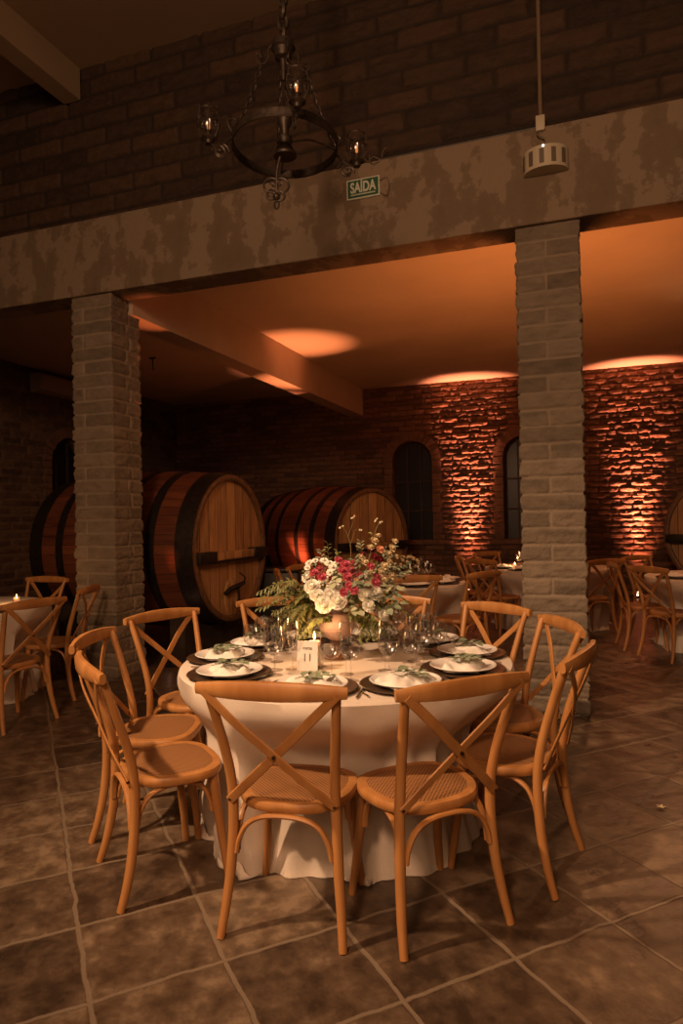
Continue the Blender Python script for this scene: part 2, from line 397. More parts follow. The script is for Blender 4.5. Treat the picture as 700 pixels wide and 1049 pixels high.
def stone_pillar(name, x0, x1, y0, y1, label, seed, j):
    w, d = x1-x0, y1-y0; per = 2*(w+d); n = int(per/.011); u = np.arange(n)*per/n
    z = np.linspace(0, 3.525, 330); U, Z = np.meshgrid(u, z, indexing='ij')
    h, tone, mask = blocks(U, Z, .1217, .4, .012, .017, seed, joints=j, rough=1.0)
    def pt(s, h):
        X = np.zeros_like(s); Y = np.zeros_like(s); NX = np.zeros_like(s); NY = np.zeros_like(s)
        a = s < w; X[a] = s[a]; NY[a] = -1
        b = (s >= w) & (s < w+d); X[b] = w; Y[b] = s[b]-w; NX[b] = 1
        c = (s >= w+d) & (s < 2*w+d); X[c] = w-(s[c]-w-d); Y[c] = d; NY[c] = 1
        e = s >= 2*w+d; Y[e] = d-(s[e]-2*w-d); NX[e] = -1
        # soften corners: blend normal
        cx, cy = (X-w/2)/(w/2), (Y-d/2)/(d/2); k = .03
        NX2 = NX+np.sign(cx)*np.clip((np.abs(cx)-.93)/.07, 0, 1); NY2 = NY+np.sign(cy)*np.clip((np.abs(cy)-.93)/.07, 0, 1)
        NX2 = np.clip(NX2, -1, 1); NY2 = np.clip(NY2, -1, 1)
        return X+NX2*h, Y+NY2*h
    X, Y = pt(U, h-.012)
    P = np.stack([x0+X, y0+Y, Z], -1)
    o = grid_mesh(name, P, tone, mask, pillar_m, closed_u=True); o['label'] = label; return o
w_, d_ = .44, .42
stone_pillar('stone_pillar', -.41, .03, 5.05, 5.47, 'rough stone block pillar on the right of the round table', 21,
             ([w_+d_*.5, 2*w_+d_+.2], [w_*.47, w_+d_*.98, w_+d_+w_*.5, 2*w_+d_+.05]))
stone_pillar('stone_pillar', -4.42, -3.975, 5.05, 5.47, 'rough stone block pillar on the left, beside the front barrel', 33,
             ([w_+d_*.5, 2*w_+d_+.2], [w_*.30, w_+d_*.62, w_+d_+w_*.5, 2*w_+d_+.05]))

# arch surrounds and windows
def arch_window(n, cx, hw, s, sp, wall_mtx):
    root = bpy.data.objects.new('window_%d' % n, None); link(root); root.matrix_world = wall_mtx; struct(root)
    bm = NB()                                            # voussoirs, local x along wall, y into the wall, z up
    N = 15; ro = hw+.17
    for k in range(N):
        a0 = PI*k/N+.012; a1 = PI*(k+1)/N-.012
        dz = random.uniform(-.012, .012); q = []
        for y in (-.045+dz, .25):
            for (r, a) in ((hw-.005, a0), (ro, a0), (ro, a1), (hw-.005, a1)): q.append(bm.verts.new((cx+r*math.cos(a), y, sp+r*math.sin(a))))
        for f in ((0, 1, 2, 3), (7, 6, 5, 4), (0, 4, 5, 1), (1, 5, 6, 2), (2, 6, 7, 3), (3, 7, 4, 0)): bm.faces.new([q[i] for i in f])
    nz = int((sp-s)/.115)
    for k in range(nz):
        z0 = s+(sp-s)*k/nz+.005; z1 = s+(sp-s)*(k+1)/nz-.005
        for sg in (-1, 1):
            wv = .17 if k % 2 else .145; dz = random.uniform(-.012, .012)
            xa, xb = sorted((cx+sg*(hw-.005), cx+sg*(hw+wv))); box(bm, xa, xb, -.04+dz, .25, z0, z1, .006)
    box(bm, cx-hw-.2, cx+hw+.2, -.07, .25, s-.09, s, .01)
    bmesh.ops.recalc_face_normals(bm, faces=bm.faces)
    obj('brick_surround', bm, surround_m, root, smooth=False)
    bm = NB()
    pts = [(cx-hw+.03, .16, s), (cx-hw+.03, .16, sp)]+[(cx-(hw-.03)*math.cos(a), .16, sp+(hw-.03)*math.sin(a)) for a in np.linspace(.2, PI-.2, 9)]+[(cx+hw-.03, .16, sp), (cx+hw-.03, .16, s)]
    sweep(bm, pts, .028, .028, 4, (0, 1, 0))
    for x in (-hw*.34, hw*.34): box(bm, cx+x-.014, cx+x+.014, .14, .18, s, sp+math.sqrt(hw*hw-x*x)-.03)
    for z in (s+.55, s+1.1): box(bm, cx-hw+.02, cx+hw-.02, .145, .175, z-.014, z+.014)
    obj('window_frame', bm, dark_wood, root)
    bm = NB(); box(bm, cx-hw, cx+hw, .19, .20, s, sp+hw); obj('pane', bm, night_glass, root, smooth=False)
dark_wood = noise_mat('dark_window_wood', (.03, .015, .008), (.06, .03, .016), 10, .6)
night_glass = nt('night_glass', .35, (.006, .005, .005))[0]
surround_m = noise_mat('arch_brick', (.13, .065, .038), (.20, .105, .06), 9, .85, bs=.5, bd=.02)
for i, a in enumerate(AR): arch_window(i+1, *a, Matrix.Translation((0, YB, 0)))
arch_window(3, *LAR[0], Matrix.Translation((XL, 0, 0)) @ Matrix.Rotation(PI/2, 4, 'Z'))

# ------------------------------------------------------------------ chairs
def make_chair():
    t = thing('cross_back_chair', 'x', 'chair')
    n = 48
    def seat_outline(s, n=48):
        out = []
        for k in range(n):
            a = 2*PI*k/n; c, d = math.cos(a), math.sin(a)
            y = math.copysign(abs(d)**.80, d)*.190
            out.append((math.copysign(abs(c)**.70, c)*(.212+.022*d)*s, y*s-.012))
        return out
    bm = NB(); rings = []
    prof = [(1.0, .420), (1.025, .430), (1.025, .443), (1.0, .452), (.95, .455), (.84, .453)]
    for s, z in prof: rings.append([bm.verts.new((x, y, z)) for x, y in seat_outline(s)])
    rings.append([bm.verts.new((x, y, .420)) for x, y in seat_outline(.84)])
    for A, B in zip(rings, rings[1:]+rings[:1]):
        for k in range(n): bm.faces.new((A[k], A[(k+1) % n], B[(k+1) % n], B[k]))
    bmesh.ops.recalc_face_normals(bm, faces=bm.faces)
    obj('seat_frame', bm, chair_wood, t)
    bm = NB(); R = []
    for s, z in ((.86, .4525), (.82, .4548), (.6, .4560), (.3, .4565)): R.append([bm.verts.new((x, y, z)) for x, y in seat_outline(s)])
    c = bm.verts.new((0, -.012, .4565)); R2 = [bm.verts.new((x, y, .440)) for x, y in seat_outline(.86)]
    for A, B in zip(R[:-1], R[1:]):
        for k in range(n): bm.faces.new((A[k], A[(k+1) % n], B[(k+1) % n], B[k]))
    for k in range(n): bm.faces.new((R[-1][k], R[-1][(k+1) % n], c))
    for k in range(n): bm.faces.new((R2[k], R2[(k+1) % n], R[0][(k+1) % n], R[0][k]))
    bm.faces.new(R2[::-1])
    obj('cane_seat', bm, cane, t)
    post = lambda s: [(s*.217, -.262, 0), (s*.207, -.232, .10), (s*.194, -.206, .24), (s*.187, -.196, .42), (s*.190, -.214, .56), (s*.206, -.262, .72), (s*.226, -.318, .880)]
    for s in (-1, 1):
        bm = NB(); sweep(bm, post(s), [.0150, .0170, .0190, .0190, .0180, .0170, .016], None, 10, (0, 1, 0), 5); obj('back_leg', bm, chair_wood, t)
        bm = NB(); sweep(bm, [(s*.200, .165, 0), (s*.184, .150, .14), (s*.172, .130, .30), (s*.168, .118, .428)], [.0145, .0170, .019, .0205], None, 10, (0, 1, 0), 5); obj('front_leg', bm, chair_wood, t)
    bm = NB(); pts = []
    for k in range(13):
        x = -.262+.524*k/12; pts.append((x, -.318-.034*(1-(x/.262)**2), .878+.004*(1-(x/.26)**2)))
    sweep(bm, pts, [.013, .0165, .0175, .0175, .0165, .013], [.020, .030, .034, .034, .030, .020], 12, (0, 0, 1), 0, sq=.72)
    obj('top_rail', bm, chair_wood, t)
    for s in (-1, 1):
        oy = -.012 if s < 0 else .0
        pts = [(s*.230, -.338, .872), (s*.125, -.318+oy, .770), (s*.02, -.285+oy, .667), (-s*.085, -.252+oy, .565), (-s*.190, -.222, .462)]
        bm = NB(); sweep(bm, pts, .0170, .0045, 8, (0, 1, .25), 5, sq=.6); obj('cross_brace', bm, chair_wood, t)
    for p in [(s*a_, b_, c_) for s in (-1, 1) for a_, b_, c_ in ((.226, -.336, .868), (.188, -.224, .466))]+[(0, -.300, .648)]:
        bm = NB(); lathe(bm, [(0, .006), (.006, .004), (.007, 0), (.007, -.006)], 8, ax=Matrix.Translation(p) @ Matrix.Rotation(PI/2, 4, 'X')); obj('bolt', bm, bolt_m, t)
    def arch(p, q):
        p, q = Vector(p), Vector(q); d = (q-p); L = []
        for f, z in ((0, .275), (.03, .325), (.12, .378), (.28, .406), (.5, .413), (.72, .406), (.88, .378), (.97, .325), (1, .275)):
            v = p+d*f; L.append((v.x, v.y, z))
        bm = NB(); sweep(bm, L, .0095, .0125, 8, (d.y, -d.x, 0), 3); obj('bentwood_brace', bm, chair_wood, t)
    arch((-.172, -.208, 0), (.172, -.208, 0)); arch((-.155, .125, 0), (.155, .125, 0))
    for s in (-1, 1): arch((s*.178, -.188, 0), (s*.165, .110, 0))
    return t
chair0 = make_chair(); chair_used = [False]
TC = (-1.105, 3.13)
def place_chair(mx, my, ang, label, group):
    """(mx,my): floor point midway between the back legs; ang: facing, ccw degrees from +Y"""
    a = math.radians(ang); x = mx-math.sin(a)*.262; y = my+math.cos(a)*.262
    if not chair_used[0]:
        chair_used[0] = True; o = chair0; o.location = (x, y, 0); o.rotation_euler = (0, 0, a); o['label'] = label; o['group'] = group; return o
    return dup(chair0, (x, y, 0), a, label, group)
G1 = 'cross-back chairs around the front round table'
CH2 = [
    (-3.71, 3.77, 81, 'cross-back chair at the left edge, seen from behind, nearest at the left table'),
    (-3.98, 4.62, 112, 'cross-back chair at the left table, behind the nearest one, beside the left pillar'),
    (-5.02, 5.27, 180, 'cross-back chair on the far side of the left table, facing the camera'),
    (-2.95, 6.45, 296, 'cross-back chair between the barrels, left one of the two, showing behind the foliage'),
    (-2.98, 7.05, 262, 'cross-back chair between the barrels, right one of the two, showing behind the foliage'),
    (-1.45, 5.95, 28, 'cross-back chair with its rail right behind the flowers, turned to the second table'),
    (-.92, 6.42, 62, 'cross-back chair turned to the second table, seen above the back right chair'),
    (-1.45, 8.75, 272, 'dark looking cross-back chair at the far table, leftmost before the lit stone strip'),
    (-1.10, 8.16, 322, 'dark cross-back chair seen from behind at the far table, before the lit strip'),
    (-1.22, 9.62, 232, 'brightly lit rail of the farthest cross-back chair below the left lit strip'),
    (.22, 8.20, 40, 'cross-back chair right beside the right pillar edge in the back room'),
    (.66, 8.76, 226, 'cross-back chair at the far side of the right edge table, facing the camera'),
    (.36, 7.76, 278, 'dark-railed cross-back chair left of the table at the right edge'),
    (.64, 7.17, 308, 'cross-back chair seen from behind at the right edge table, whole seat visible'),
    (1.22, 6.88, 350, 'cross-back chair cut by the right edge of the photo')]
CH1 = [
    (-.990, 2.080, 7, 'cross-back wooden chair seen from behind, front left of centre at the laid table'),
    (-.418, 2.286, 44.5, 'cross-back wooden chair seen from behind, front right of centre at the laid table'),
    (-.074, 2.858, 77.5, 'cross-back chair at the right side of the laid table, nearest the camera there'),
    (-.165, 3.55, 115, 'cross-back chair at the right of the laid table, directly before the right stone pillar'),
    (-.530, 4.06, 147, 'cross-back chair behind the laid table to the right, left of the right stone pillar'),
    (-1.20, 4.30, 183, 'cross-back chair at the far side of the laid table, hidden behind the flowers'),
    (-1.93, 4.10, 217, 'cross-back chair behind the laid table, in front of the large barrel'),
    (-2.30, 3.40, 250, 'cross-back chair at the left back of the laid table, right of the left pillar'),
    (-2.18, 2.69, 288, 'cross-back chair at the left of the laid table, partly hidden behind the nearer chair'),
    (-1.800, 2.215, 319, 'cross-back chair front left at the laid table, seen from the side, cane seat visible')]
for mx, my, a, l in CH1:
    place_chair(mx, my, a, l, G1)

# ------------------------------------------------------------------ tables
def round_table(name, x, y, R, seed, label, clabel, group, h=.75, seg=200, flare=.0):
    t = thing('round_table', label, 'table', (x, y, 0), 0, group)
    bm = NB(); lathe(bm, [(0, h-.035), (R-.01, h-.035), (R-.006, h-.025), (R-.01, h-.008), (0, h-.008)], 48); obj('tabletop', bm, foot_m, t)
    bm = NB(); lathe(bm, [(0, 0), (.30, 0), (.30, .02), (.06, .05), (.045, .1), (.045, h-.1), (.12, h-.037), (0, h-.037)], 20); obj('pedestal', bm, foot_m, t)
    rs = np.random.RandomState(seed); ph = rs.rand(12)*2*PI
    bm = NB(); rings = []
    TH = np.arange(seg)*2*PI/seg
    def fold(t_):
        f = .45*np.cos(9*TH+ph[0]+.8*np.sin(2*TH+ph[1]))+.35*np.cos(14*TH+ph[2]+1.1*np.sin(3*TH+ph[3]))+.2*np.cos(23*TH+ph[4]+t_*1.5)
        f2 = .6*np.cos(5*TH+ph[5]+t_*.9)+.4*np.cos(17*TH+ph[6]-t_*1.2)
        return f*.7+f2*.3
    rows = [(r, h, 0) for r in (.12, .3, .5, .65)]
    for r, z, k in rows: rings.append([bm.verts.new((r*R/.8*math.cos(a), r*R/.8*math.sin(a), z)) for a in TH])
    for r, z in ((R-.02, h), (R-.006, h-.002), (R+.001, h-.010)): rings.append([bm.verts.new((r*math.cos(a), r*math.sin(a), z)) for a in TH])
    nz = 22
    for k in range(1, nz+1):
        s = k/nz; z = h-.010-(h-.012)*s
        A = .075*s**.6; base = R+.003-.115*s**1.1+A*.15
        rr = base+A*np.maximum(fold(s), -.85)
        rings.append([bm.verts.new((rr[i]*math.cos(TH[i]), rr[i]*math.sin(TH[i]), z+.004*0)) for i in range(seg)])
    # puddled hem
    fl = fold(1.0); e = .030+.028*np.cos(7*TH+ph[7])+.02*np.cos(19*TH+ph[8])
    last = R+.003-.115+.075*.15+.075*np.maximum(fl, -.85)
    for q, zz in ((.45, .030), (.8, .018), (1.0, .004)):
        rr = last+np.maximum(e, .004)*q*1.3
        zf = zz*(1+.6*np.cos(31*TH+ph[9]))*(.6 if q == 1 else 1)
        rings.append([bm.verts.new((rr[i]*math.cos(TH[i]), rr[i]*math.sin(TH[i]), max(.003, zf[i]))) for i in range(seg)])
    rmax = np.full(seg, 9.)
    for mx, my, an, _ in CH1+CH2:
        if math.hypot(mx-x, my-y) > 1.4: continue
        an = math.radians(an); ca, sa = math.cos(an), math.sin(an); ox, oy = mx-sa*.262, my+ca*.262
        for k in range(240):
            b = 2*PI*k/240; c_, d_ = math.cos(b), math.sin(b)
            lx = math.copysign(abs(c_)**.7, c_)*.245; ly = math.copysign(abs(d_)**.8, d_)*.215-.012
            wx, wy = ox+lx*ca-ly*sa-x, oy+lx*sa+ly*ca-y; th = math.atan2(wy, wx) % (2*PI); i0 = int(round(th/(2*PI)*seg)); rp = math.hypot(wx, wy)
            for q in (-1, 0, 1): rmax[(i0+q) % seg] = min(rmax[(i0+q) % seg], rp-.012)
    rb = np.minimum(rmax, R+.02); k_ = max(2, seg//60); ker = np.exp(-np.linspace(-1.6, 1.6, 2*k_+1)**2); ker /= ker.sum()
    rs_ = sum(ker[q+k_]*np.roll(rb, q) for q in range(-k_, k_+1)); rs_ = np.minimum(rs_, rmax)
    for ring in rings[7:]:
        for i_, v in enumerate(ring):
            r_ = math.hypot(v.co.x, v.co.y); wt = min(1, max(0, (h-.012-v.co.z)/.30)); wt = wt*wt*(3-2*wt)
            a_ = TH[i_]; fo = .5+.3*math.cos(13*a_+ph[0]+1.2*math.sin(3*a_+ph[1]))+.2*math.cos(29*a_+ph[2]+v.co.z*4); lim = rs_[i_]+max(0, .30-v.co.z)*.24-.055*wt*fo; lim = R+.03+(lim-R-.03)*wt
            if r_ > lim: f_ = (lim+(r_-lim)*.10*(1-wt))/r_; v.co.x *= f_; v.co.y *= f_
    c = bm.verts.new((0, 0, h))
    for k in range(seg): bm.faces.new((c, rings[0][k], rings[0][(k+1) % seg]))
    for A, B in zip(rings[:-1], rings[1:]):
        for k in range(seg): bm.faces.new((A[k], B[k], B[(k+1) % seg], A[(k+1) % seg]))
    o = obj('tablecloth', bm, linen); o.location = (x, y, 0)
    md = o.modifiers.new('thick', 'SOLIDIFY'); md.thickness = .002; md.offset = -1
    tag(o, clabel, 'tablecloth', group.replace('tables', 'tablecloths')); return t
round_table('t', TC[0], TC[1], .80, 4, 'round table under a floor length ivory cloth, laid for dinner in the foreground', 'ivory floor-length cloth on the large foreground round table', 'round banquet tables')
TB = [(-1.93, 6.92, 'round table behind the flowers, between the middle barrel and the right pillar', 'ivory cloth on the round table seen just right of the flowers'),
      (-.42, 9.05, 'farthest round table, half hidden by the right stone pillar near the left uplit wall', 'ivory cloth on the farthest round table left of the right pillar'),
      (1.42, 7.95, 'round table at the right edge of the photo in the back room', 'ivory cloth on the round table at the right edge'),
      (-5.02, 4.22, 'round table at the left edge of the photo before the left pillar', 'ivory cloth on the round table at the left edge')]
for i, (x, y, l, cl) in enumerate(TB): round_table('t', x, y, .79, 10+i, l, cl, 'round banquet tables', seg=100)

G2 = 'cross-back chairs at the tables behind'
for mx, my, a, l in CH2:
    place_chair(mx, my, a, l, G2)

# ------------------------------------------------------------------ place settings
def mk_plate(name, mat, prof, label, cat, grp, sc_=1):
    bm = NB(); lathe(bm, prof, 48); o = obj(name, bm, mat); tag(o, label, cat, grp); o.scale = (sc_, sc_, 1); return o
charger0 = mk_plate('charger_plate', charger_m, [(0, 0), (.11, 0), (.118, .003), (.162, .009), (.168, .012), (.165, .015), (.118, .008), (.105, .006), (0, .006)], 'x', 'plate', 'dark charger plates on the laid table', 1.13)
plate0 = mk_plate('dinner_plate', china, [(0, 0), (.085, 0), (.092, .004), (.132, .016), (.136, .020), (.133, .0225), (.095, .009), (.085, .007), (0, .007)], 'x', 'plate', 'white dinner plates on the laid table', 1.09)
def mk_napkin(seed):
    rs = np.random.RandomState(seed); bm = NB(); nu, nv = 26, 18; top = {}
    for i in range(nu):
        for j in range(nv):
            x = (i/(nu-1)-.5)*2; y = (j/(nv-1)-.5)*2
            X = x*.128*(1-.10*y*y)+.008*math.sin(3*y+seed); Y = y*.085*(1-.12*x*x)+.006*math.sin(4*x+seed)
            edge = max(0, 1-max(abs(x), abs(y))**6)
            z = edge*(.020+.008*math.cos(y*5+1.5*x+seed)+.005*math.sin(x*7+y*4+seed)+.004*math.sin(9*x-6*y)+.006*(1-x*x)*(1-y*y)) 
            top[i, j] = bm.verts.new((X, Y, z+.001))
    for i in range(nu-1):
        for j in range(nv-1): bm.faces.new((top[i, j], top[i+1, j], top[i+1, j+1], top[i, j+1]))
    bot = [top[i, 0] for i in range(nu)]+[top[nu-1, j] for j in range(1, nv)]+[top[i, nv-1] for i in range(nu-2, -1, -1)]+[top[0, j] for j in range(nv-2, 0, -1)]
    bm.faces.new(bot[::-1])
    return mesh_from(bm, 'folded_napkin', napkin_m)
nap_meshes = [mk_napkin(s) for s in (1, 2, 3)]
def leaf(bm, p, d, nrm, L, W, curl=.1, mi=0):
    """pointed oval leaf: p base, d direction, nrm face normal"""
    d = Vector(d).normalized(); n = Vector(nrm); n = (n-d*n.dot(d))
    if n.length < 1e-3: n = d.orthogonal()
    n.normalize(); s = d.cross(n); p = Vector(p); rows = []
    for f, w_ in ((0, .06), (.25, .75), (.55, 1), (.8, .65), (1, .04)):
        c = p+d*(L*f)-n*(curl*L*f*f); rows.append((bm.verts.new(c-s*W*.5*w_+n*W*.12*w_), bm.verts.new(c), bm.verts.new(c+s*W*.5*w_+n*W*.12*w_)))
    for a, b in zip(rows[:-1], rows[1:]):
        bm.faces.new((a[0], a[1], b[1], b[0])).material_index = mi; bm.faces.new((a[1], a[2], b[2], b[1])).material_index = mi
def mk_sprig(seed):
    random.seed(seed); bm = NB(); pts = [(-.06, 0, .004), (-.02, .008, .008), (.03, .004, .010), (.065, -.006, .008)]
    sweep(bm, pts, .0014, None, 5, (0, 0, 1), 4); me = mesh_from(bm, 'stem', stem_m)
    bm = NB()
    for k in range(9):
        f = k/8; x = -.045+.10*f; s = 1 if k % 2 else -1
        leaf(bm, (x, .004, .009), (.55, s*.8, .18+random.uniform(-.1, .25)), (random.uniform(-.3, .3), 0, 1), .052-.010*f, .036-.006*f, .2)
    leaf(bm, (.06, -.005, .009), (1, -.1, .1), (0, 0, 1), .03, .018)
    return me, mesh_from(bm, 'leaves', leaf_e)
sprigs = [mk_sprig(s) for s in (1, 5)]
def mk_fork():
    bm = NB(); sweep(bm, [(0, -.095, .004), (0, -.05, .006), (0, .02, .005), (0, .045, .006)], [.0055, .004, .0028, .004], [.0012]*4, 6, (0, 0, 1), 4)
    for x in (-.0075, -.0025, .0025, .0075): sweep(bm, [(x*.4, .042, .006), (x, .055, .004), (x, .095, .009)], .0012, .0010, 5, (0, 0, 1), 3)
    return mesh_from(bm, 'fork', steel)
def mk_knife():
    bm = NB(); sweep(bm, [(0, -.11, .005), (0, -.06, .005), (0, 0, .005)], [.0055, .005, .0035], [.0028, .0028, .002], 8, (0, 0, 1), 4)
    sweep(bm, [(0, 0, .005), (.002, .05, .005), (.0, .105, .005)], [.006, .009, .002], [.0008]*3, 6, (0, 0, 1), 4)
    return mesh_from(bm, 'knife', steel)
fork_me, knife_me = mk_fork(), mk_knife()
def make_glass(name, bowl, stem_top, foot_r, cat, rimr):
    t = thing(name, 'x', cat)
    bm = NB(); outer = bowl; inner = [(max(r-.0011, 0), z+.0014 if i == 0 else z) for i, (r, z) in enumerate(bowl)][::-1]
    inner = [(r, z) for r, z in inner]; lathe(bm, outer+inner, 24); obj('bowl', bm, glass, t)
    bm = NB(); lathe(bm, [(0, .0045), (.0045, .0045), (.0034, .018), (.0032, stem_top*.6), (.0042, stem_top-.001), (0, stem_top-.001)], 10); obj('stem', bm, glass, t)
    bm = NB(); lathe(bm, [(0, 0), (foot_r, 0), (foot_r, .0014), (.012, .003), (.005, .0044), (0, .0044)], 24); obj('foot', bm, glass, t)
    return t
g_wine = make_glass('wine_glass', [(0, .080), (.018, .083), (.032, .097), (.038, .120), (.036, .145), (.031, .170)], .080, .032, 'glass', .03)
g_water = make_glass('water_goblet', [(0, .075), (.022, .079), (.039, .098), (.046, .125), (.044, .155), (.038, .185)], .075, .036, 'glass', .03)
g_flute = make_glass('champagne_flute', [(0, .085), (.012, .090), (.022, .115), (.026, .150), (.025, .190), (.022, .215)], .085, .030, 'glass', .02)
first = {'wine': True, 'water': True, 'flute': True}
def put_glass(kind, x, y, z, label, group):
    g = {'wine': g_wine, 'water': g_water, 'flute': g_flute}[kind]; g.scale = (1.1, 1.1, 1.1)
    if first[kind]:
        first[kind] = False; g.location = (x, y, z); g['label'] = label; g['group'] = group
        return g
    return dup(g, (x, y, z), 0, label, group)
ZT = .752
places = [(6, 'front left place setting'), (43, 'front right place setting'), (79, 'lower right place setting'), (113, 'upper right place setting'),
          (148, 'back right place setting'), (183, 'back place setting behind the flowers'), (218, 'back left place setting'),
          (252, 'upper left place setting'), (285, 'leftmost place setting'), (320, 'lower left place setting')]
fu = True
def single(me, name, loc, rz, label, cat, group):
    o = bpy.data.objects.new(name, me); link(o); o.location = loc; o.rotation_euler = (0, 0, rz); return tag(o, label, cat, group)
for i, (deg, pn) in enumerate(places):
    a = math.radians(deg); F = Vector((-math.sin(a), math.cos(a), 0)); Rr = Vector((math.cos(a), math.sin(a), 0)); c = Vector((TC[0], TC[1], ZT))-F*.605
    if i == 0: ch, pl = charger0, plate0; ch.location = c; pl.location = c+Vector((0, 0, .0085))
    else: ch = dup(charger0, c); pl = dup(plate0, c+Vector((0, 0, .0085)))
    ch['label'] = 'dark brown charger plate under the white plate of the '+pn; pl['label'] = 'white dinner plate with a napkin, at the '+pn
    rz = a+random.uniform(-.4, .4)
    single(nap_meshes[i % 3], 'folded_napkin', c+Vector((0, 0, .0165)), rz, 'folded white cloth napkin at the '+pn, 'napkin', 'folded napkins on the plates')
    sp = thing('eucalyptus_sprig', 'grey-green eucalyptus sprig lying on the napkin of the '+pn, 'leaf sprig', c+Vector((.0, -.028, .050))+Rr*.012, random.uniform(-.2, .6), 'eucalyptus sprigs on the napkins'); sp.scale = (1.15, 1.15, 1.15)
    for me_, nm in zip(sprigs[i % 2], ('stem', 'leaves')): o = bpy.data.objects.new(nm, me_); link(o, sp)
    single(fork_me, 'fork', c-Rr*.212+Vector((0, 0, .0)), a, 'silver fork left of the plate at the '+pn, 'fork', 'forks on the laid table')
    single(knife_me, 'knife', c+Rr*.208, a, 'silver knife right of the plate at the '+pn, 'knife', 'knives on the laid table')
    side = 'left of the flower vase' if i in (0, 7, 8, 9, 6) else ('right of the flower vase' if i in (1, 2, 3, 4) else 'behind the flower vase')
    for kind, lr, out, wd in (('water', .03, .19, 'rounded water goblet'), ('wine', .115, .155, 'stemmed wine glass'), ('flute', .075, .255, 'tall slim flute glass')):
        if i == 1 and kind == 'flute': lr -= .03
        p = c+F*out*1.08+Rr*lr*1.05
        if kind == 'wine' : p = c+F*(out+.01)+Rr*(lr+.01)
        put_glass(kind, p.x, p.y, ZT, 'empty clear %s in the cluster of glasses %s' % (wd, side), '%s glasses %s' % (kind, side))

# candle and table-number card
CX, CY = -1.185, 2.835
t = thing('candle_holder', 'lit candle in a small glass holder behind the table number card', 'candle', (CX+.01, CY+.06, ZT)); t.scale = (1.2, 1.2, 1.25)
bm = NB(); lathe(bm, [(0, 0), (.030, 0), (.034, .01), (.034, .085), (.032, .085), (.032, .012), (0, .010)], 24); obj('glass_holder', bm, glass, t)
bm = NB(); lathe(bm, [(0, .011), (.022, .011), (.022, .098), (.018, .10), (0, .099)], 20); obj('candle', bm, wax, t)
bm = NB(); lathe(bm, [(0, .104), (.004, .110), (.005, .117), (.002, .130), (0, .136)], 10); obj('flame', bm, flame_m, t)
light('candle_flame', 'POINT', (CX+.01, CY+.055, ZT+.20), None, 1.2, (1, .50, .2), shadow_soft_size=.02)
t = thing('table_number_card', 'white table number card reading 11, leaning before the candle', 'card', (CX, CY-.01, ZT), .12); t.scale = (1.28, 1.28, 1.28)
bm = NB(); box(bm, -.038, .038, -.0012, .0012, 0, .105, .0005, mtx=Matrix.Rotation(-.12, 4, 'X')); obj('card', bm, card_m, t, smooth=False)
def text(s, name, size, loc, rot, mat, parent, ex=.0003, align='CENTER', off=0.0):
    cu = bpy.data.curves.new(name, 'FONT'); cu.body = s; cu.size = size; cu.align_x = align; cu.align_y = 'CENTER'; cu.extrude = ex
    cu.offset = off; tmp = bpy.data.objects.new(name, cu); C.objects.link(tmp); bpy.context.view_layer.update()
    me = bpy.data.meshes.new_from_object(tmp.evaluated_get(bpy.context.evaluated_depsgraph_get())); bpy.data.objects.remove(tmp)
    me.materials.clear(); me.materials.append(mat); o = bpy.data.objects.new(name, me); link(o, parent); o.location = loc; o.rotation_euler = rot; return o
text('mesa', 'small_lettering', .017, (0, .0070, .080), (PI/2-.12, 0, 0), ink, t)
text('11', 'number_lettering', .038, (0, .0030, .046), (PI/2-.12, 0, 0), ink, t)

# ------------------------------------------------------------------ flowers
VX, VY = -1.150, 3.13
t = thing('flower_vase', 'peach ceramic footed bowl holding the centrepiece flowers', 'vase', (VX, VY, ZT))
bm = NB(); lathe(bm, [(0, .085), (.030, .088), (.066, .110), (.088, .150), (.090, .185), (.080, .215), (.072, .222), (.070, .218), (.078, .185), (.074, .15), (.04, .11), (0, .105)], 36); obj('bowl', bm, vase_m, t)
bm = NB(); lathe(bm, [(0, 0), (.062, 0), (.062, .010), (.035, .022), (.020, .045), (.018, .070), (.034, .090), (0, .092)], 24); obj('foot', bm, foot_m, t)
cr_ = Vector((.942, .335, 0)); cd_ = Vector((-.335, .942, 0))
def fp(px, py, d=0):   # a: right, d: depth, heights; measured in steps of 1/207 m from the vase axis
    return Vector((VX, VY, 0))+cr_*((px-350)/207)*(1+d/3.3)+cd_*d+Vector((0, 0, 1.45-(py-526)/207*(1+d/3.3)))
def rose_mesh(name, mat, R, rings=((.22, 5, 1.25), (.48, 6, .95), (.75, 7, .6), (1.0, 8, .25)), seed=1, ruffle=.12):
    random.seed(seed); bm = NB()
    ball(bm, (0, 0, R*.42), R*.42, 8, 6)
    for (rr, n, lift) in rings:
        for k in range(n):
            a = 2*PI*(k+random.random()*.4)/n; W = R*(.55+.35*rr); V = {}
            for i in range(4):
                for j in range(4):
                    u = (i/3-.5)*2; v = j/3
                    rad = R*rr*(.25+.75*v**.7); z = R*lift*v*(.75+.1*random.random())-R*.1+R*.1*u*u
                    ww = W*.5*u*(.5+.7*v-.25*v*v); rf = R*ruffle*math.sin(u*4+k)*v
                    V[i, j] = bm.verts.new((rad*math.cos(a)-ww*math.sin(a), rad*math.sin(a)+ww*math.cos(a), z+rf))
            for i in range(3):
                for j in range(3): bm.faces.new((V[i, j], V[i+1, j], V[i+1, j+1], V[i, j+1]))
    return mesh_from(bm, name, mat)
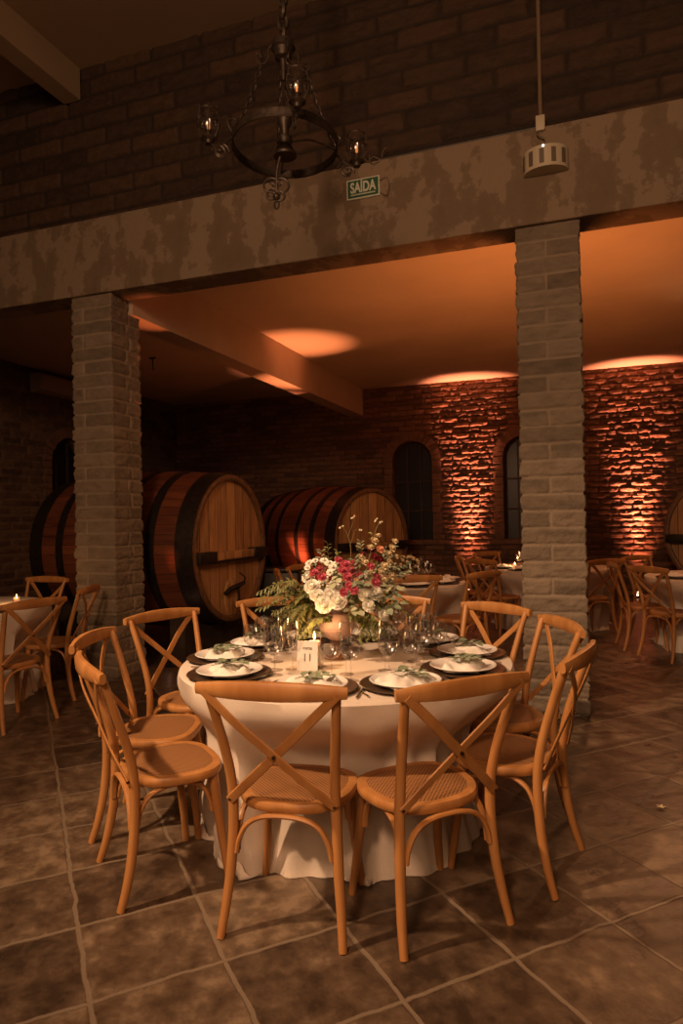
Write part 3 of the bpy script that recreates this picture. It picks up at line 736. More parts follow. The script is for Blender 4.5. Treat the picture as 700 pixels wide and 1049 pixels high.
def bloom_things(name, me, spots, label, cat, group, tilt=.7):
    for k, (px, py, d, s) in enumerate(spots):
        o = bpy.data.objects.new(name, me if not isinstance(me, list) else me[k % len(me)]); link(o); p = fp(px, py, d); o.location = p; o.scale = (s, s, s)
        v = Vector((p.x-VX, p.y-VY, (p.z-1.02)))*1.0+Vector((.12, -.28, .12)) ; v.normalize()
        v = (v+Vector((random.uniform(-.2, .2), random.uniform(-.2, .2), random.uniform(-.1, .2)))).normalized()
        o.rotation_euler = v.to_track_quat('Z', 'Y').to_euler(); tag(o, label, cat, group)
white_me = [rose_mesh('white_rose', p_white, .042, seed=s) for s in (1, 2)]
pink_me = [rose_mesh('pink_bloom', p_pink, .026, ((.3, 5, 1.2), (.7, 6, .8), (1, 7, .35)), seed=s) for s in (3, 4)]
red_me = rose_mesh('wine_red_bloom', p_red, .024, ((.3, 5, 1.2), (.7, 6, .8), (1, 7, .35)), seed=5)
cream_me = rose_mesh('cream_bloom', p_cream, .022, ((.3, 4, 1.1), (.7, 5, .8), (1, 6, .35)), seed=6)
peach_me = rose_mesh('peach_bloom', p_peach, .024, ((.3, 5, 1.1), (.7, 5, .8), (1, 6, .35)), seed=8)
daisy_me = rose_mesh('small_white_bloom', p_white, .019, ((.4, 5, .7), (1, 8, .25)), seed=7)
bloom_things('white_rose', white_me, [(350, 598, -.13, .85), (338, 616, -.17, 1), (352, 613, -.19, 1.05), (326, 598, -.10, .95), (330, 606, -.13, .8), (380, 607, -.15, .85), (390, 605, -.13, .9), (383, 618, -.17, .75), (398, 628, -.14, .7), (411, 621, -.1, .6), (322, 588, 0, .8), (344, 606, -.17, .8), (378, 590, .1, .9), (340, 592, .12, 1), (405, 600, .13, .8)],
             'creamy white full rose in the table centrepiece', 'flower', 'white roses in the centrepiece')
bloom_things('pink_bloom', pink_me, [(360, 576, -.05, 1), (366, 582, -.09, 1), (357, 582, -.09, .9), (362, 589, -.12, .9), (375, 588, -.1, .85), (391, 595, -.12, .95), (392, 589, -.1, .8), (364, 598, -.17, .85), (358, 604, -.2, .8), (369, 602, -.19, .8), (328, 584, -.05, .9), (336, 588, -.08, .85), (333, 580, 0, .8), (353, 571, 0, .8), (368, 574, .02, .8), (386, 578, -.04, .8)],
             'deep pink ruffled bloom in the table centrepiece', 'flower', 'pink blooms in the centrepiece')
bloom_things('wine_red_bloom', red_me, [(390, 569, 0, .9), (386, 562, .04, .8), (396, 572, .05, .8), (346, 590, -.08, .7), (378, 566, .06, .7)], 'dark wine red bloom in the upper right of the centrepiece', 'flower', 'wine red blooms in the centrepiece')
bloom_things('cream_bloom', cream_me, [(390, 552, .02, 1), (386, 559, 0, .9), (394, 547, .05, .8), (408, 560, .02, 1), (404, 566, 0, 1), (411, 553, .05, .8), (400, 578, -.05, 1), (396, 584, -.06, .9), (405, 574, 0, .8), (380, 574, .0, .9), (376, 568, .05, .8), (412, 568, .06, .7), (386, 586, -.08, 1), (398, 592, -.08, .9), (407, 588, -.04, .9)],
             'small cream bloom on the right side of the centrepiece', 'flower', 'cream blooms in the centrepiece')
bloom_things('peach_bloom', peach_me, [(396, 561, -.02, .9), (372, 593, -.13, .7), (383, 597, -.14, .8)], 'small peach coloured bloom in the centrepiece', 'flower', 'peach blooms in the centrepiece')
bloom_things('small_white_bloom', daisy_me, [(323, 573, -.02, 1), (329, 571, .0, .9), (338, 571, 0, 1.1), (343, 574, -.03, 1.1), (347, 578, -.06, 1.1), (344, 583, -.08, .9), (321, 578, -.04, .8), (350, 574, .03, .8)],
             'small flat white bloom at the top left of the centrepiece', 'flower', 'small white blooms in the centrepiece')
def branch(name, pts, mat, label, group, LL=.035, LW=.014, n=16, seed=0, droop=0, cat='foliage', fanny=False):
    random.seed(seed); P = [fp(*p) for p in pts]; P = [Vector((VX, VY, ZT+.2))+(P[0]-Vector((VX, VY, ZT+.2)))*.3]+P
    t = thing(name, label, cat, P[0], 0, group); base = P[0].copy(); P = [Vector(p)-base for p in P]
    Q = [Vector(q) for q in cr([tuple(p) for p in P], 6)]
    bm = NB(); sweep(bm, Q, [.0022, .0016, .0008], None, 5, (.3, .2, 1)); obj('stem', bm, stem_m, t)
    bm = NB()
    for k in range(n):
        f = .22+.78*k/(n-1); x = f*(len(Q)-1); i = min(int(x), len(Q)-2); p = Q[i].lerp(Q[i+1], x-i); d = (Q[i+1]-Q[i]).normalized()
        s = d.cross(Vector((random.uniform(-.3, .3), -.3, 1))).normalized()
        if k % 2: s = -s
        dd = d*.6+s+Vector((0, 0, random.uniform(-.35, .35)-droop)); sc_ = random.uniform(.75, 1.2)*(1-.35*f if fanny else 1)
        leaf(bm, p, dd, Vector((random.uniform(-.5, .5), -.5, 1)), LL*sc_, LW*sc_, random.uniform(0, .35))
    obj('leaves', bm, mat, t); return t
ferns = []
for k in range(34):
    ex = random.uniform(270, 322); ey = random.uniform(598, 652); d = random.uniform(-.14, .14)
    ferns.append([(330, 622, d*.4), ((330+ex)/2, min(ey, 625)-8, d*.8), (ex, ey, d)])
for k in range(5): ferns.append([(340, 628, -.07), (326-k*2, 632+k*2, -.13), (312+k*5, 648-k, -.13+k*.01)])
for k in range(9):
    ex = random.uniform(398, 428); ey = random.uniform(612, 650); ferns.append([(372, 622, -.06), ((375+ex)/2, ey-14, -.1), (ex, ey, random.uniform(-.15, .05))])
for k in range(5): ferns.append([(370, 626, -.08), (376+k*4, 636, -.14), (372+k*7, 655-k*2, -.15)])
for k, f in enumerate(ferns):
    left = f[-1][0] < 350
    branch('fern_frond', f, leaf_g, 'green leafy frond spilling from the %s side of the vase' % ('left' if left else 'right'), 'green fronds on the %s of the vase' % ('left' if left else 'right'), .044, .0165, 36, k, .15, fanny=True)
for k, f in enumerate([[(362, 610, 0), (364, 622, -.2), (374, 624, -.22)], [(385, 612, -.05), (400, 612, -.12), (412, 606, -.1)], [(390, 600, 0), (405, 600, -.1), (418, 600, -.06)], [(385, 620, -.1), (404, 622, -.15), (418, 614, -.12)], [(350, 580, 0), (352, 588, -.12), (342, 600, -.15)], [(375, 598, -.1), (380, 596, -.17), (372, 594, -.17)]]):
    branch('eucalyptus_branch', f, leaf_p if k % 2 == 0 else leaf_e, 'pale round-leaved eucalyptus branch low in the centrepiece', 'eucalyptus branches in the centrepiece', .040, .032, 12, 60+k)
tops = [[(356, 600, .05), (344, 575, .05), (342, 553, .05)], [(352, 600, .0), (338, 580, .05), (335, 560, .06)], [(375, 600, .05), (398, 575, .05), (412, 556, .05)], [(380, 600, .0), (388, 570, .05), (388, 545, .06)],
        [(385, 600, .05), (408, 582, .05), (424, 576, .06)], [(385, 605, .0), (410, 590, 0), (426, 582, 0)], [(340, 600, 0), (325, 590, .0), (316, 582, 0)], [(370, 600, .1), (376, 570, .1), (376, 552, .1)],
        [(385, 605, .1), (412, 590, .1), (420, 590, .1)], [(360, 605, .1), (350, 580, .1), (352, 562, .1)], [(375, 610, .1), (395, 580, .12), (402, 560, .12)], [(360, 610, .1), (340, 590, .12), (328, 575, .12)], [(375, 610, .12), (385, 590, .12), (392, 576, .12)]]
for k in range(16):
    ex = random.uniform(322, 412); ey = random.uniform(568, 618); d = random.uniform(-.18, .02)
    tops.append([(365, 612, 0), ((365+ex)/2, (605+ey)/2, d*.6), (ex, ey, d)])
for k, f in enumerate(tops): branch('leafy_stem', f, leaf_e if k % 3 else leaf_g, 'thin leafy stem rising between the blooms of the centrepiece', 'upright leafy stems in the centrepiece', .030, .014, 22, 90+k)
for k, (f, tw) in enumerate([([(364, 590, 0), (366, 560, 0), (362, 543, 0), (357, 536, 0)], [((363, 547), (368, 535), (369, 527)), ((365, 556), (371, 541), (376, 539))]), ([(380, 585, .03), (388, 556, .03), (392, 540, .03), (398, 531, .03)], [((390, 545), (394, 536), (393, 530))])]):
    t = thing('bare_twig', 'thin %s twig rising above the flowers' % ('forked middle' if k == 0 else 'short right-hand'), 'twig', (0, 0, 0)); b0 = fp(*f[0]); t.location = b0
    bm = NB(); sweep(bm, [fp(*p)-b0 for p in f], [.0024, .0010], None, 5, (1, 0, 0), 5); d0 = f[0][2]
    for q in tw: sweep(bm, [fp(a, b, d0)-b0 for a, b in q], [.0013, .0007], None, 5, (1, 0, 0), 4)
    obj('stem', bm, stem_m, t); bm = NB()
    for q in [(x[-1][0], x[-1][1]) for x in tw]+[(f[-1][0], f[-1][1])]:
        for m in range(3): ball(bm, fp(q[0]+random.uniform(-2, 2), q[1]+random.uniform(-1, 3), d0)-b0, .005, 6, 5)
    obj('buds', bm, p_cream, t)

# ------------------------------------------------------------------ settings on the tables behind
def mini_setting(cx, cy, degs, where):
    for k, deg in enumerate(degs):
        a = math.radians(deg); F = Vector((-math.sin(a), math.cos(a), 0)); Rr = Vector((math.cos(a), math.sin(a), 0)); c = Vector((cx, cy, ZT))-F*.60
        o = dup(charger0, c); o['label'] = 'dark charger plate on the %s' % where; o['group'] = 'charger plates on the '+where
        o = dup(plate0, c+Vector((0, 0, .0085))); o['label'] = 'white plate on the %s' % where; o['group'] = 'white plates on the '+where
        single(nap_meshes[k % 3], 'folded_napkin', c+Vector((0, 0, .0165)), a, 'folded white napkin on the %s' % where, 'napkin', 'napkins on the '+where)
        for kind, lr, out in (('water', .04, .19), ('wine', .12, .17), ('flute', .08, .26)):
            p = c+F*out+Rr*lr; put_glass(kind, p.x, p.y, ZT, 'clear %s glass on the %s' % (kind, where), '%s glasses on the %s' % (kind, where))
mini_setting(TB[0][0], TB[0][1], (40, 75, 5, 110), 'second table just behind the flowers')
mini_setting(TB[1][0], TB[1][1], (-60, -25, 10), 'farthest table')
mini_setting(TB[2][0], TB[2][1], (-60, -20), 'table at the right edge')
mini_setting(TB[3][0], TB[3][1], (40, 75), 'table at the left edge')
def far_candle(x, y, label):
    t = thing('candle_holder', label, 'candle', (x, y, ZT))
    bm = NB(); lathe(bm, [(0, 0), (.034, 0), (.036, .07), (.034, .07), (.032, .01), (0, .01)], 16); obj('glass_holder', bm, glass, t)
    bm = NB(); lathe(bm, [(0, .010), (.025, .010), (.025, .045), (0, .045)], 16); obj('candle', bm, wax, t)
    bm = NB(); lathe(bm, [(0, .048), (.006, .056), (.003, .072), (0, .08)], 8); obj('flame', bm, flame_m, t)
    light('candle_flame', 'POINT', (x, y, ZT+.13), None, 1.5, (1, .5, .2), shadow_soft_size=.02)
far_candle(-.80, 8.72, 'small lit candle on the farthest table')
far_candle(-4.62, 4.55, 'small lit candle on the table at the left edge')
for (bx, by, nm, sd) in ((-.55, 9.0, 'farthest table', 200), (-1.75, 6.95, 'second table just behind the flowers', 230)):
    t = thing('low_flower_bowl', 'low bowl of mixed foliage and small flowers on the '+nm, 'centrepiece', (bx, by, ZT))
    bm = NB(); lathe(bm, [(0, 0), (.06, 0), (.10, .05), (.09, .09), (.08, .085), (0, .06)], 24); obj('bowl', bm, vase_m, t)
    random.seed(sd); bm = NB()
    for k in range(130):
        a = random.uniform(0, 2*PI); e = random.uniform(.1, 1.2); v = Vector((math.cos(a)*math.cos(e), math.sin(a)*math.cos(e), math.sin(e))); leaf(bm, Vector((0, 0, .08))+v*random.uniform(.04, .2), v+Vector((0, 0, -.3)), Vector((0, 0, 1)), .05, .02)
    obj('foliage', bm, leaf_g, t); bm = NB()
    for k in range(26):
        a = random.uniform(0, 2*PI); e = random.uniform(.2, 1.4); v = Vector((math.cos(a)*math.cos(e), math.sin(a)*math.cos(e), math.sin(e))); ball(bm, Vector((0, 0, .09))+v*.17, .018, 7, 5)
    obj('blossoms', bm, p_cream, t)

# ------------------------------------------------------------------ barrels
def wood_planks(name, c0, c1, pw, rough=.45, axis='Y', radial=False):
    m, t, b = nt(name, rough)
    tc = nd(t, 'ShaderNodeTexCoord'); sp = nd(t, 'ShaderNodeSeparateXYZ'); t.links.new(tc.outputs['Object'], sp.inputs[0])
    if radial:
        at = nd(t, 'ShaderNodeMath', operation='ARCTAN2'); t.links.new(sp.outputs['Y'], at.inputs[0]); t.links.new(sp.outputs['Z'], at.inputs[1]); src = at.outputs[0]
    else: src = sp.outputs[axis]
    dv = nd(t, 'ShaderNodeMath', operation='DIVIDE', i_1=pw); t.links.new(src, dv.inputs[0])
    ad = nd(t, 'ShaderNodeMath', operation='ADD', i_1=50.3); t.links.new(dv.outputs[0], ad.inputs[0])
    fl = nd(t, 'ShaderNodeMath', operation='FLOOR'); t.links.new(ad.outputs[0], fl.inputs[0])
    fr = nd(t, 'ShaderNodeMath', operation='FRACT'); t.links.new(ad.outputs[0], fr.inputs[0])
    wn = nd(t, 'ShaderNodeTexWhiteNoise', noise_dimensions='1D'); t.links.new(fl.outputs[0], wn.inputs['W'])
    n = nd(t, 'ShaderNodeTexNoise', i_Scale=7.0, i_Detail=7.0); t.links.new(coords(t, (1, 4, .5) if not radial else (.4, 3, 3)), n.inputs['Vector'])
    mx = nd(t, 'ShaderNodeMath', operation='MULTIPLY_ADD', i_1=.45); t.links.new(wn.outputs[0], mx.inputs[0]); t.links.new(n.outputs[0], mx.inputs[2])
    r = ramp(t, mx.outputs[0], [(.3, c0), (.95, c1)])
    pp = nd(t, 'ShaderNodeMath', operation='PINGPONG', i_1=.5); t.links.new(fr.outputs[0], pp.inputs[0])
    ls = nd(t, 'ShaderNodeMath', operation='LESS_THAN', i_1=.025); t.links.new(pp.outputs[0], ls.inputs[0])
    m2 = nd(t, 'ShaderNodeMix', data_type='RGBA'); t.links.new(ls.outputs[0], m2.inputs[0]); t.links.new(r.outputs[0], m2.inputs[6]); m2.inputs[7].default_value = (*[x*.3 for x in c0], 1)
    t.links.new(m2.outputs[2], b.inputs['Base Color'])
    s = nd(t, 'ShaderNodeMath', operation='SUBTRACT', i_0=1.0); t.links.new(ls.outputs[0], s.inputs[1]); bump(t, b, s.outputs[0], .4, .006)
    return m
stave_m = wood_planks('red_varnished_staves', (.075, .022, .011), (.19, .060, .028), PI/26, .38, radial=True)
head_m = wood_planks('oak_head_planks', (.20, .10, .04), (.56, .31, .13), .19, .5, 'Y')
rim_m = noise_mat('barrel_chime', (.10, .05, .022), (.20, .10, .045), 14, .5)
hoop_m = noise_mat('black_hoop', (.012, .009, .007), (.03, .02, .014), 20, .45, metal=.3)
cradle_m = noise_mat('dark_cradle_wood', (.02, .012, .007), (.05, .028, .015), 8, .7)
def make_barrel(label):
    """axis along local +X, front head at x=0, radius .86, resting at z=0.2"""
    R, L, zc = .80, 2.05, 1.13; t = thing('wine_barrel', label, 'barrel')
    rad = lambda x: R+.075*(1-((x+L/2)/(L/2))**2)
    def ring_lathe(bm, prof, seg=72):
        MT = Matrix.Translation((0, 0, zc)) @ Matrix.Rotation(PI/2, 4, 'Y'); lathe(bm, prof, seg, ax=MT)
    bm = NB(); pr = [(R-.03, -.0)]+[(rad(-L*k/20), -L*k/20) for k in range(21)]+[(R-.03, -L), (0, -L+.04)]
    lathe(bm, pr, 72, ax=Matrix.Rotation(PI/2, 4, 'Y')); bmesh.ops.recalc_face_normals(bm, faces=bm.faces)
    o = obj('body', bm, stave_m, t); o.location = (0, 0, zc)
    bm = NB(); lathe(bm, [(R+.002, -.01), (R+.004, .0), (R-.002, .004), (R-.052, .004), (R-.058, 0), (R-.06, -.06), (R-.03, -.06), (R-.01, -.01)], 72, ax=Matrix.Rotation(PI/2, 4, 'Y')); bmesh.ops.recalc_face_normals(bm, faces=bm.faces)
    o = obj('rim', bm, rim_m, t); o.location = (0, 0, zc)
    bm = NB(); lathe(bm, [(0, -.045), (R-.056, -.045), (R-.056, -.07), (0, -.07)], 72, ax=Matrix.Rotation(PI/2, 4, 'Y')); bmesh.ops.recalc_face_normals(bm, faces=bm.faces)
    o = obj('head', bm, head_m, t); o.location = (0, 0, zc)
    for x0, wd in ((-.02, .19), (-.44, .10), (-.78, .08), (-1.26, .08), (-1.58, .10), (-1.89, .19)):
        bm = NB(); pr = [(rad(x0)-.005, x0), (rad(x0)+.007, x0), (rad(x0-wd/2)+.008, x0-wd/2), (rad(x0-wd)+.007, x0-wd), (rad(x0-wd)-.005, x0-wd)]
        lathe(bm, pr, 72, ax=Matrix.Rotation(PI/2, 4, 'Y')); bmesh.ops.recalc_face_normals(bm, faces=bm.faces)
        o = obj('hoop', bm, hoop_m, t); o.location = (0, 0, zc)
    bm = NB(); box(bm, -.045, .035, -.72, .72, zc-.12, zc-.035, .008); obj('crossbar', bm, head_m, t)
    bm = NB()
    for s in (-1, 1): box(bm, -.045, .047, min(s*.42, s*.77), max(s*.42, s*.77), zc-.135, zc-.02, .008)
    box(bm, .034, .042, -.72, .72, zc-.145, zc-.120); obj('iron_strap', bm, hoop_m, t)
    # small manhole door at the foot of the head with its clamp
    bm = NB(); mt = Matrix.Translation((-.045, 0, zc-.55)) @ Matrix.Rotation(PI/2, 4, 'Y') @ Matrix.Diagonal((1, .72, 1, 1)); lathe(bm, [(0, .018), (.20, .018), (.215, .008), (.215, 0), (0, 0)], 36, ax=mt)
    door = obj('manhole_door', bm, head_m, t)
    bm = NB(); sweep(bm, [(-.005, -.20, zc-.49), (.03, -.12, zc-.44), (.045, .02, zc-.42), (.035, .16, zc-.40)], [.022, .028, .030, .024], None, 8, (1, 0, 0), 5)
    sweep(bm, [(.045, .0, zc-.43), (.05, .01, zc-.55), (.03, .01, zc-.66)], [.020, .014, .03], None, 8, (1, 0, 0), 5)
    sweep(bm, [(.03, .16, zc-.40), (.07, .12, zc-.34), (.06, .02, zc-.28)], .008, None, 6, (1, 0, 0), 5)
    obj('door_clamp', bm, hoop_m, door)
    for x in (-.33, -1.77):
        bm = NB(); rr = rad(x)+.012; N = 14; fr = []; bk = []
        for k in range(N+1):
            y = -.62+1.24*k/N; z = zc-math.sqrt(rr*rr-y*y); fr.append((y, z))
        for xx, st in ((x+.09, fr), (x-.09, bk)):
            pass
        A = [bm.verts.new((x+.09, y, z)) for y, z in fr]; B = [bm.verts.new((x-.09, y, z)) for y, z in fr]
        A0 = [bm.verts.new((x+.09, y, 0)) for y, z in fr]; B0 = [bm.verts.new((x-.09, y, 0)) for y, z in fr]
        for k in range(N):
            bm.faces.new((A[k], A[k+1], B[k+1], B[k])); bm.faces.new((A0[k], A0[k+1], A[k+1], A[k])); bm.faces.new((B0[k+1], B0[k], B[k], B[k+1]))
        bm.faces.new((A0[0], A[0], B[0], B0[0])); bm.faces.new((A[-1], A0[-1], B0[-1], B[-1]))
        bmesh.ops.recalc_face_normals(bm, faces=bm.faces); obj('cradle', bm, cradle_m, t)
    return t
b1 = make_barrel('large oak wine barrel with red staves right beside the left stone pillar'); b1.location = (-3.62, 6.60, 0)
b2 = dup(b1, (-2.90, 9.55, 0), math.radians(-27), 'second large wine barrel standing behind the flowers, in the middle of the back room')
b2.scale = (.96, .96, .96)
b3 = dup(b1, (1.83, 10.1, 0), math.radians(-112), 'third large wine barrel cut by the right edge of the photo')
grp = 'large wine barrels in the back room'
for b in (b1, b2, b3): b['group'] = grp

# ------------------------------------------------------------------ uplights on the floor
def uplight(x, y, label, dots=False):
    t = thing('floor_uplight', label, 'lamp', (x, y, 0), 0, 'uplights on the floor')
    bm = NB(); box(bm, -.07, .07, -.045, .045, .0, .095, .008); box(bm, -.09, .09, -.02, .02, .0, .012, .003); obj('housing', bm, black, t, smooth=False)
    bm = NB(); lathe(bm, [(0, .104), (.030, .104), (.034, .094), (0, .094)], 20); obj('lens', bm, lens_m, t)
    if dots:
        for s in (-1, 1): bm = NB(); box(bm, s*.035-.016, s*.035+.016, -.049, -.044, .045, .075, .001); obj('indicator_light', bm, lens_m, t, smooth=False)
uplight(-1.93, 12.13, 'floor uplight at the foot of the left lit stone strip', True)
uplight(.88, 12.13, 'floor uplight at the foot of the right lit stone strip', True)
uplight(-3.73, 8.80, 'floor uplight between the two barrels')
uplight(-3.86, 5.70, 'floor uplight behind the left stone pillar')

# ------------------------------------------------------------------ items on lintel and upper wall
YL = YF-.035
t = thing('exit_sign', 'green exit sign reading SAÍDA on the concrete beam', 'sign', (-1.548, YL, 4.005))
bm = NB(); box(bm, -.135, .135, -.014, -.001, -.078, .078, .003); obj('frame', bm, sign_white, t, smooth=False)
bm = NB(); box(bm, -.124, .124, -.0165, -.013, -.067, .067); obj('panel', bm, sign_green, t, smooth=False)
o = text('SAÍDA', 'lettering', .112, (0, -.0170, .006), (PI/2, 0, 0), sign_white, t, .0008, off=.0035); o.scale = (.66, 1, 1)
bm = NB(); box(bm, -.10, .10, -.0185, -.0160, -.050, -.042); obj('underline', bm, sign_white, t, smooth=False)
bm = NB(); sweep(bm, [(.12, -.01, .03), (.19, -.02, .05), (.21, -.02, -.02), (.19, -.015, -.09), (.14, -.01, -.06)], .003, None, 6, (0, 1, 0), 5); obj('loose_wire', bm, pipe_m, t)
t = thing('emergency_luminaire', 'drum-shaped ivory emergency light with slotted sides on the concrete beam', 'lamp', (-.185, YL, 3.935))
bm = NB(); R = .155; n = 24
def halfdrum(bm, R, z0, z1, d=1.0):
    A = []; B = []
    for k in range(n+1):
        a = PI+PI*k/n; A.append(bm.verts.new((R*math.cos(a), R*d*math.sin(a)-.0, z0))); B.append(bm.verts.new((R*math.cos(a), R*d*math.sin(a), z1)))
    for k in range(n): bm.faces.new((A[k], A[k+1], B[k+1], B[k]))
    bm.faces.new(A[::-1]); bm.faces.new(B); bm.faces.new((A[0], B[0], B[-1], A[-1]))
halfdrum(bm, R, -.075, .075, .85); obj('housing', bm, lum_m, t, smooth=False)
for a in (200, 232, 262, 292, 322):
    a = math.radians(a); bm = NB(); c = Vector((R*math.cos(a), R*.85*math.sin(a), 0))
    box(bm, -.016, .016, -.004, .003, -.052, .050, .001, mtx=Matrix.Translation(c) @ Matrix.Rotation(math.atan2(math.sin(a)*1.15, math.cos(a))+PI/2, 4, 'Z'))
    obj('grille', bm, grille_m, t, smooth=False)
bm = NB(); ball(bm, (-.01, -.132, .065), .008); obj('led', bm, led_m, t)
o_ = NB(); sweep(o_, [(-.216, YF+.0, 4.26), (-.216, YF+.0, HF)], .016, None, 10, (0, 1, 0)); tag(obj('vertical_conduit', o_, pipe_m), 'vertical painted pipe running up the brick wall above the emergency light', 'pipe')
t = thing('junction_box', 'small junction box at the top of the concrete beam under the vertical pipe', 'electrical box', (-.216, YF-.03, 4.225))
bm = NB(); box(bm, -.032, .032, -.03, .03, -.055, .055, .006); obj('box', bm, lum_m, t)
bm = NB(); sweep(bm, [(-.02, -.01, -.05), (-.02, -.03, -.09), (.03, -.04, -.13), (.035, -.03, -.18)], .005, None, 6, (0, 1, 0), 4); obj('cable', bm, pipe_m, t)
bm = NB(); sweep(bm, [(-1.40, YF-.012, 4.215), (-.25, YF-.012, 4.215)], .016, None, 10, (0, 1, 0)); tag(obj('horizontal_conduit', bm, dpipe_m), 'dark horizontal pipe along the top of the concrete beam', 'pipe')
t = thing('bare_wires', 'loose twisted wire ends at the left end of the horizontal pipe', 'wire', (-1.44, YF-.03, 4.20))
bm = NB()
for k, q in enumerate(([(0.04, 0, 0), (-.02, -.02, .03), (-.06, -.02, .0), (-.09, -.01, .03)], [(0.04, 0, 0), (0, -.02, -.02), (-.04, -.03, -.01), (-.05, -.02, .05)], [(.04, 0, 0), (.06, -.02, .06), (.09, -.02, .08)])): sweep(bm, q, .003, None, 6, (0, 1, 0), 4)
obj('wire', bm, pipe_m, t)
# wall air conditioner on the left wall, hanging fitting on the back ceiling
t = thing('air_conditioner', 'long wall-mounted air conditioner high on the left wall', 'air conditioner', (XL+.04, 8.95, 3.50))
bm = NB(); pr = [(0, 0), (.12, 0), (.20, .04), (.23, .12), (.22, .26), (.18, .30), (0, .30)]
A = [bm.verts.new((x, -.62, z)) for x, z in pr]; B = [bm.verts.new((x, .62, z)) for x, z in pr]
for k in range(len(pr)): k2 = (k+1) % len(pr); bm.faces.new((A[k], A[k2], B[k2], B[k]))
bm.faces.new(A[::-1]); bm.faces.new(B); bmesh.ops.recalc_face_normals(bm, faces=bm.faces)
obj('casing', bm, ac_m, t)
bm = NB(); box(bm, .125, .212, -.52, .52, .018, .032, mtx=Matrix.Rotation(-.3, 4, 'Y')); obj('air_vent', bm, black, t)
t = thing('ceiling_hook', 'small dark fitting hanging from the back room ceiling right of the left pillar', 'hook', (-6.03, 8.6, HB))
bm = NB(); sweep(bm, [(0, 0, 0), (0, 0, -.10), (.0, 0, -.17)], [.012, .008, .006], None, 8, (0, 1, 0)); box(bm, -.05, .05, -.02, .02, -.02, 0, .003); sweep(bm, [(0, 0, -.15), (.02, 0, -.18), (.0, 0, -.2)], .005, None, 6, (0, 1, 0), 4); obj('stem', bm, black, t)
# small fallen blossom on the floor
t = thing('fallen_blossom', 'tiny pale blossom fallen on the floor tiles at the right edge', 'flower', (.335, 3.60, 0)); bm = NB()
for k in range(5):
    a = 2*PI*k/5; leaf(bm, (0, 0, .006), (math.cos(a), math.sin(a), .35), (0, 0, 1), .026, .012)
obj('petals', bm, p_cream, t); bm = NB(); sweep(bm, [(0, 0, .006), (.01, .01, .003), (.03, .012, .003)], .002, None, 5, (0, 0, 1), 3); obj('stem', bm, stem_m, t)
# dark equipment box between the barrels
t = thing('equipment_case', 'low dark equipment case between the first and second barrel', 'case', (-3.52, 7.62, 0), .25)
bm = NB(); box(bm, -.24, .24, -.16, .16, .0, .78, .02); obj('body', bm, black, t)
bm = NB(); box(bm, -.25, .25, -.17, .17, .785, .83, .012); obj('lid', bm, hoop_m, t)

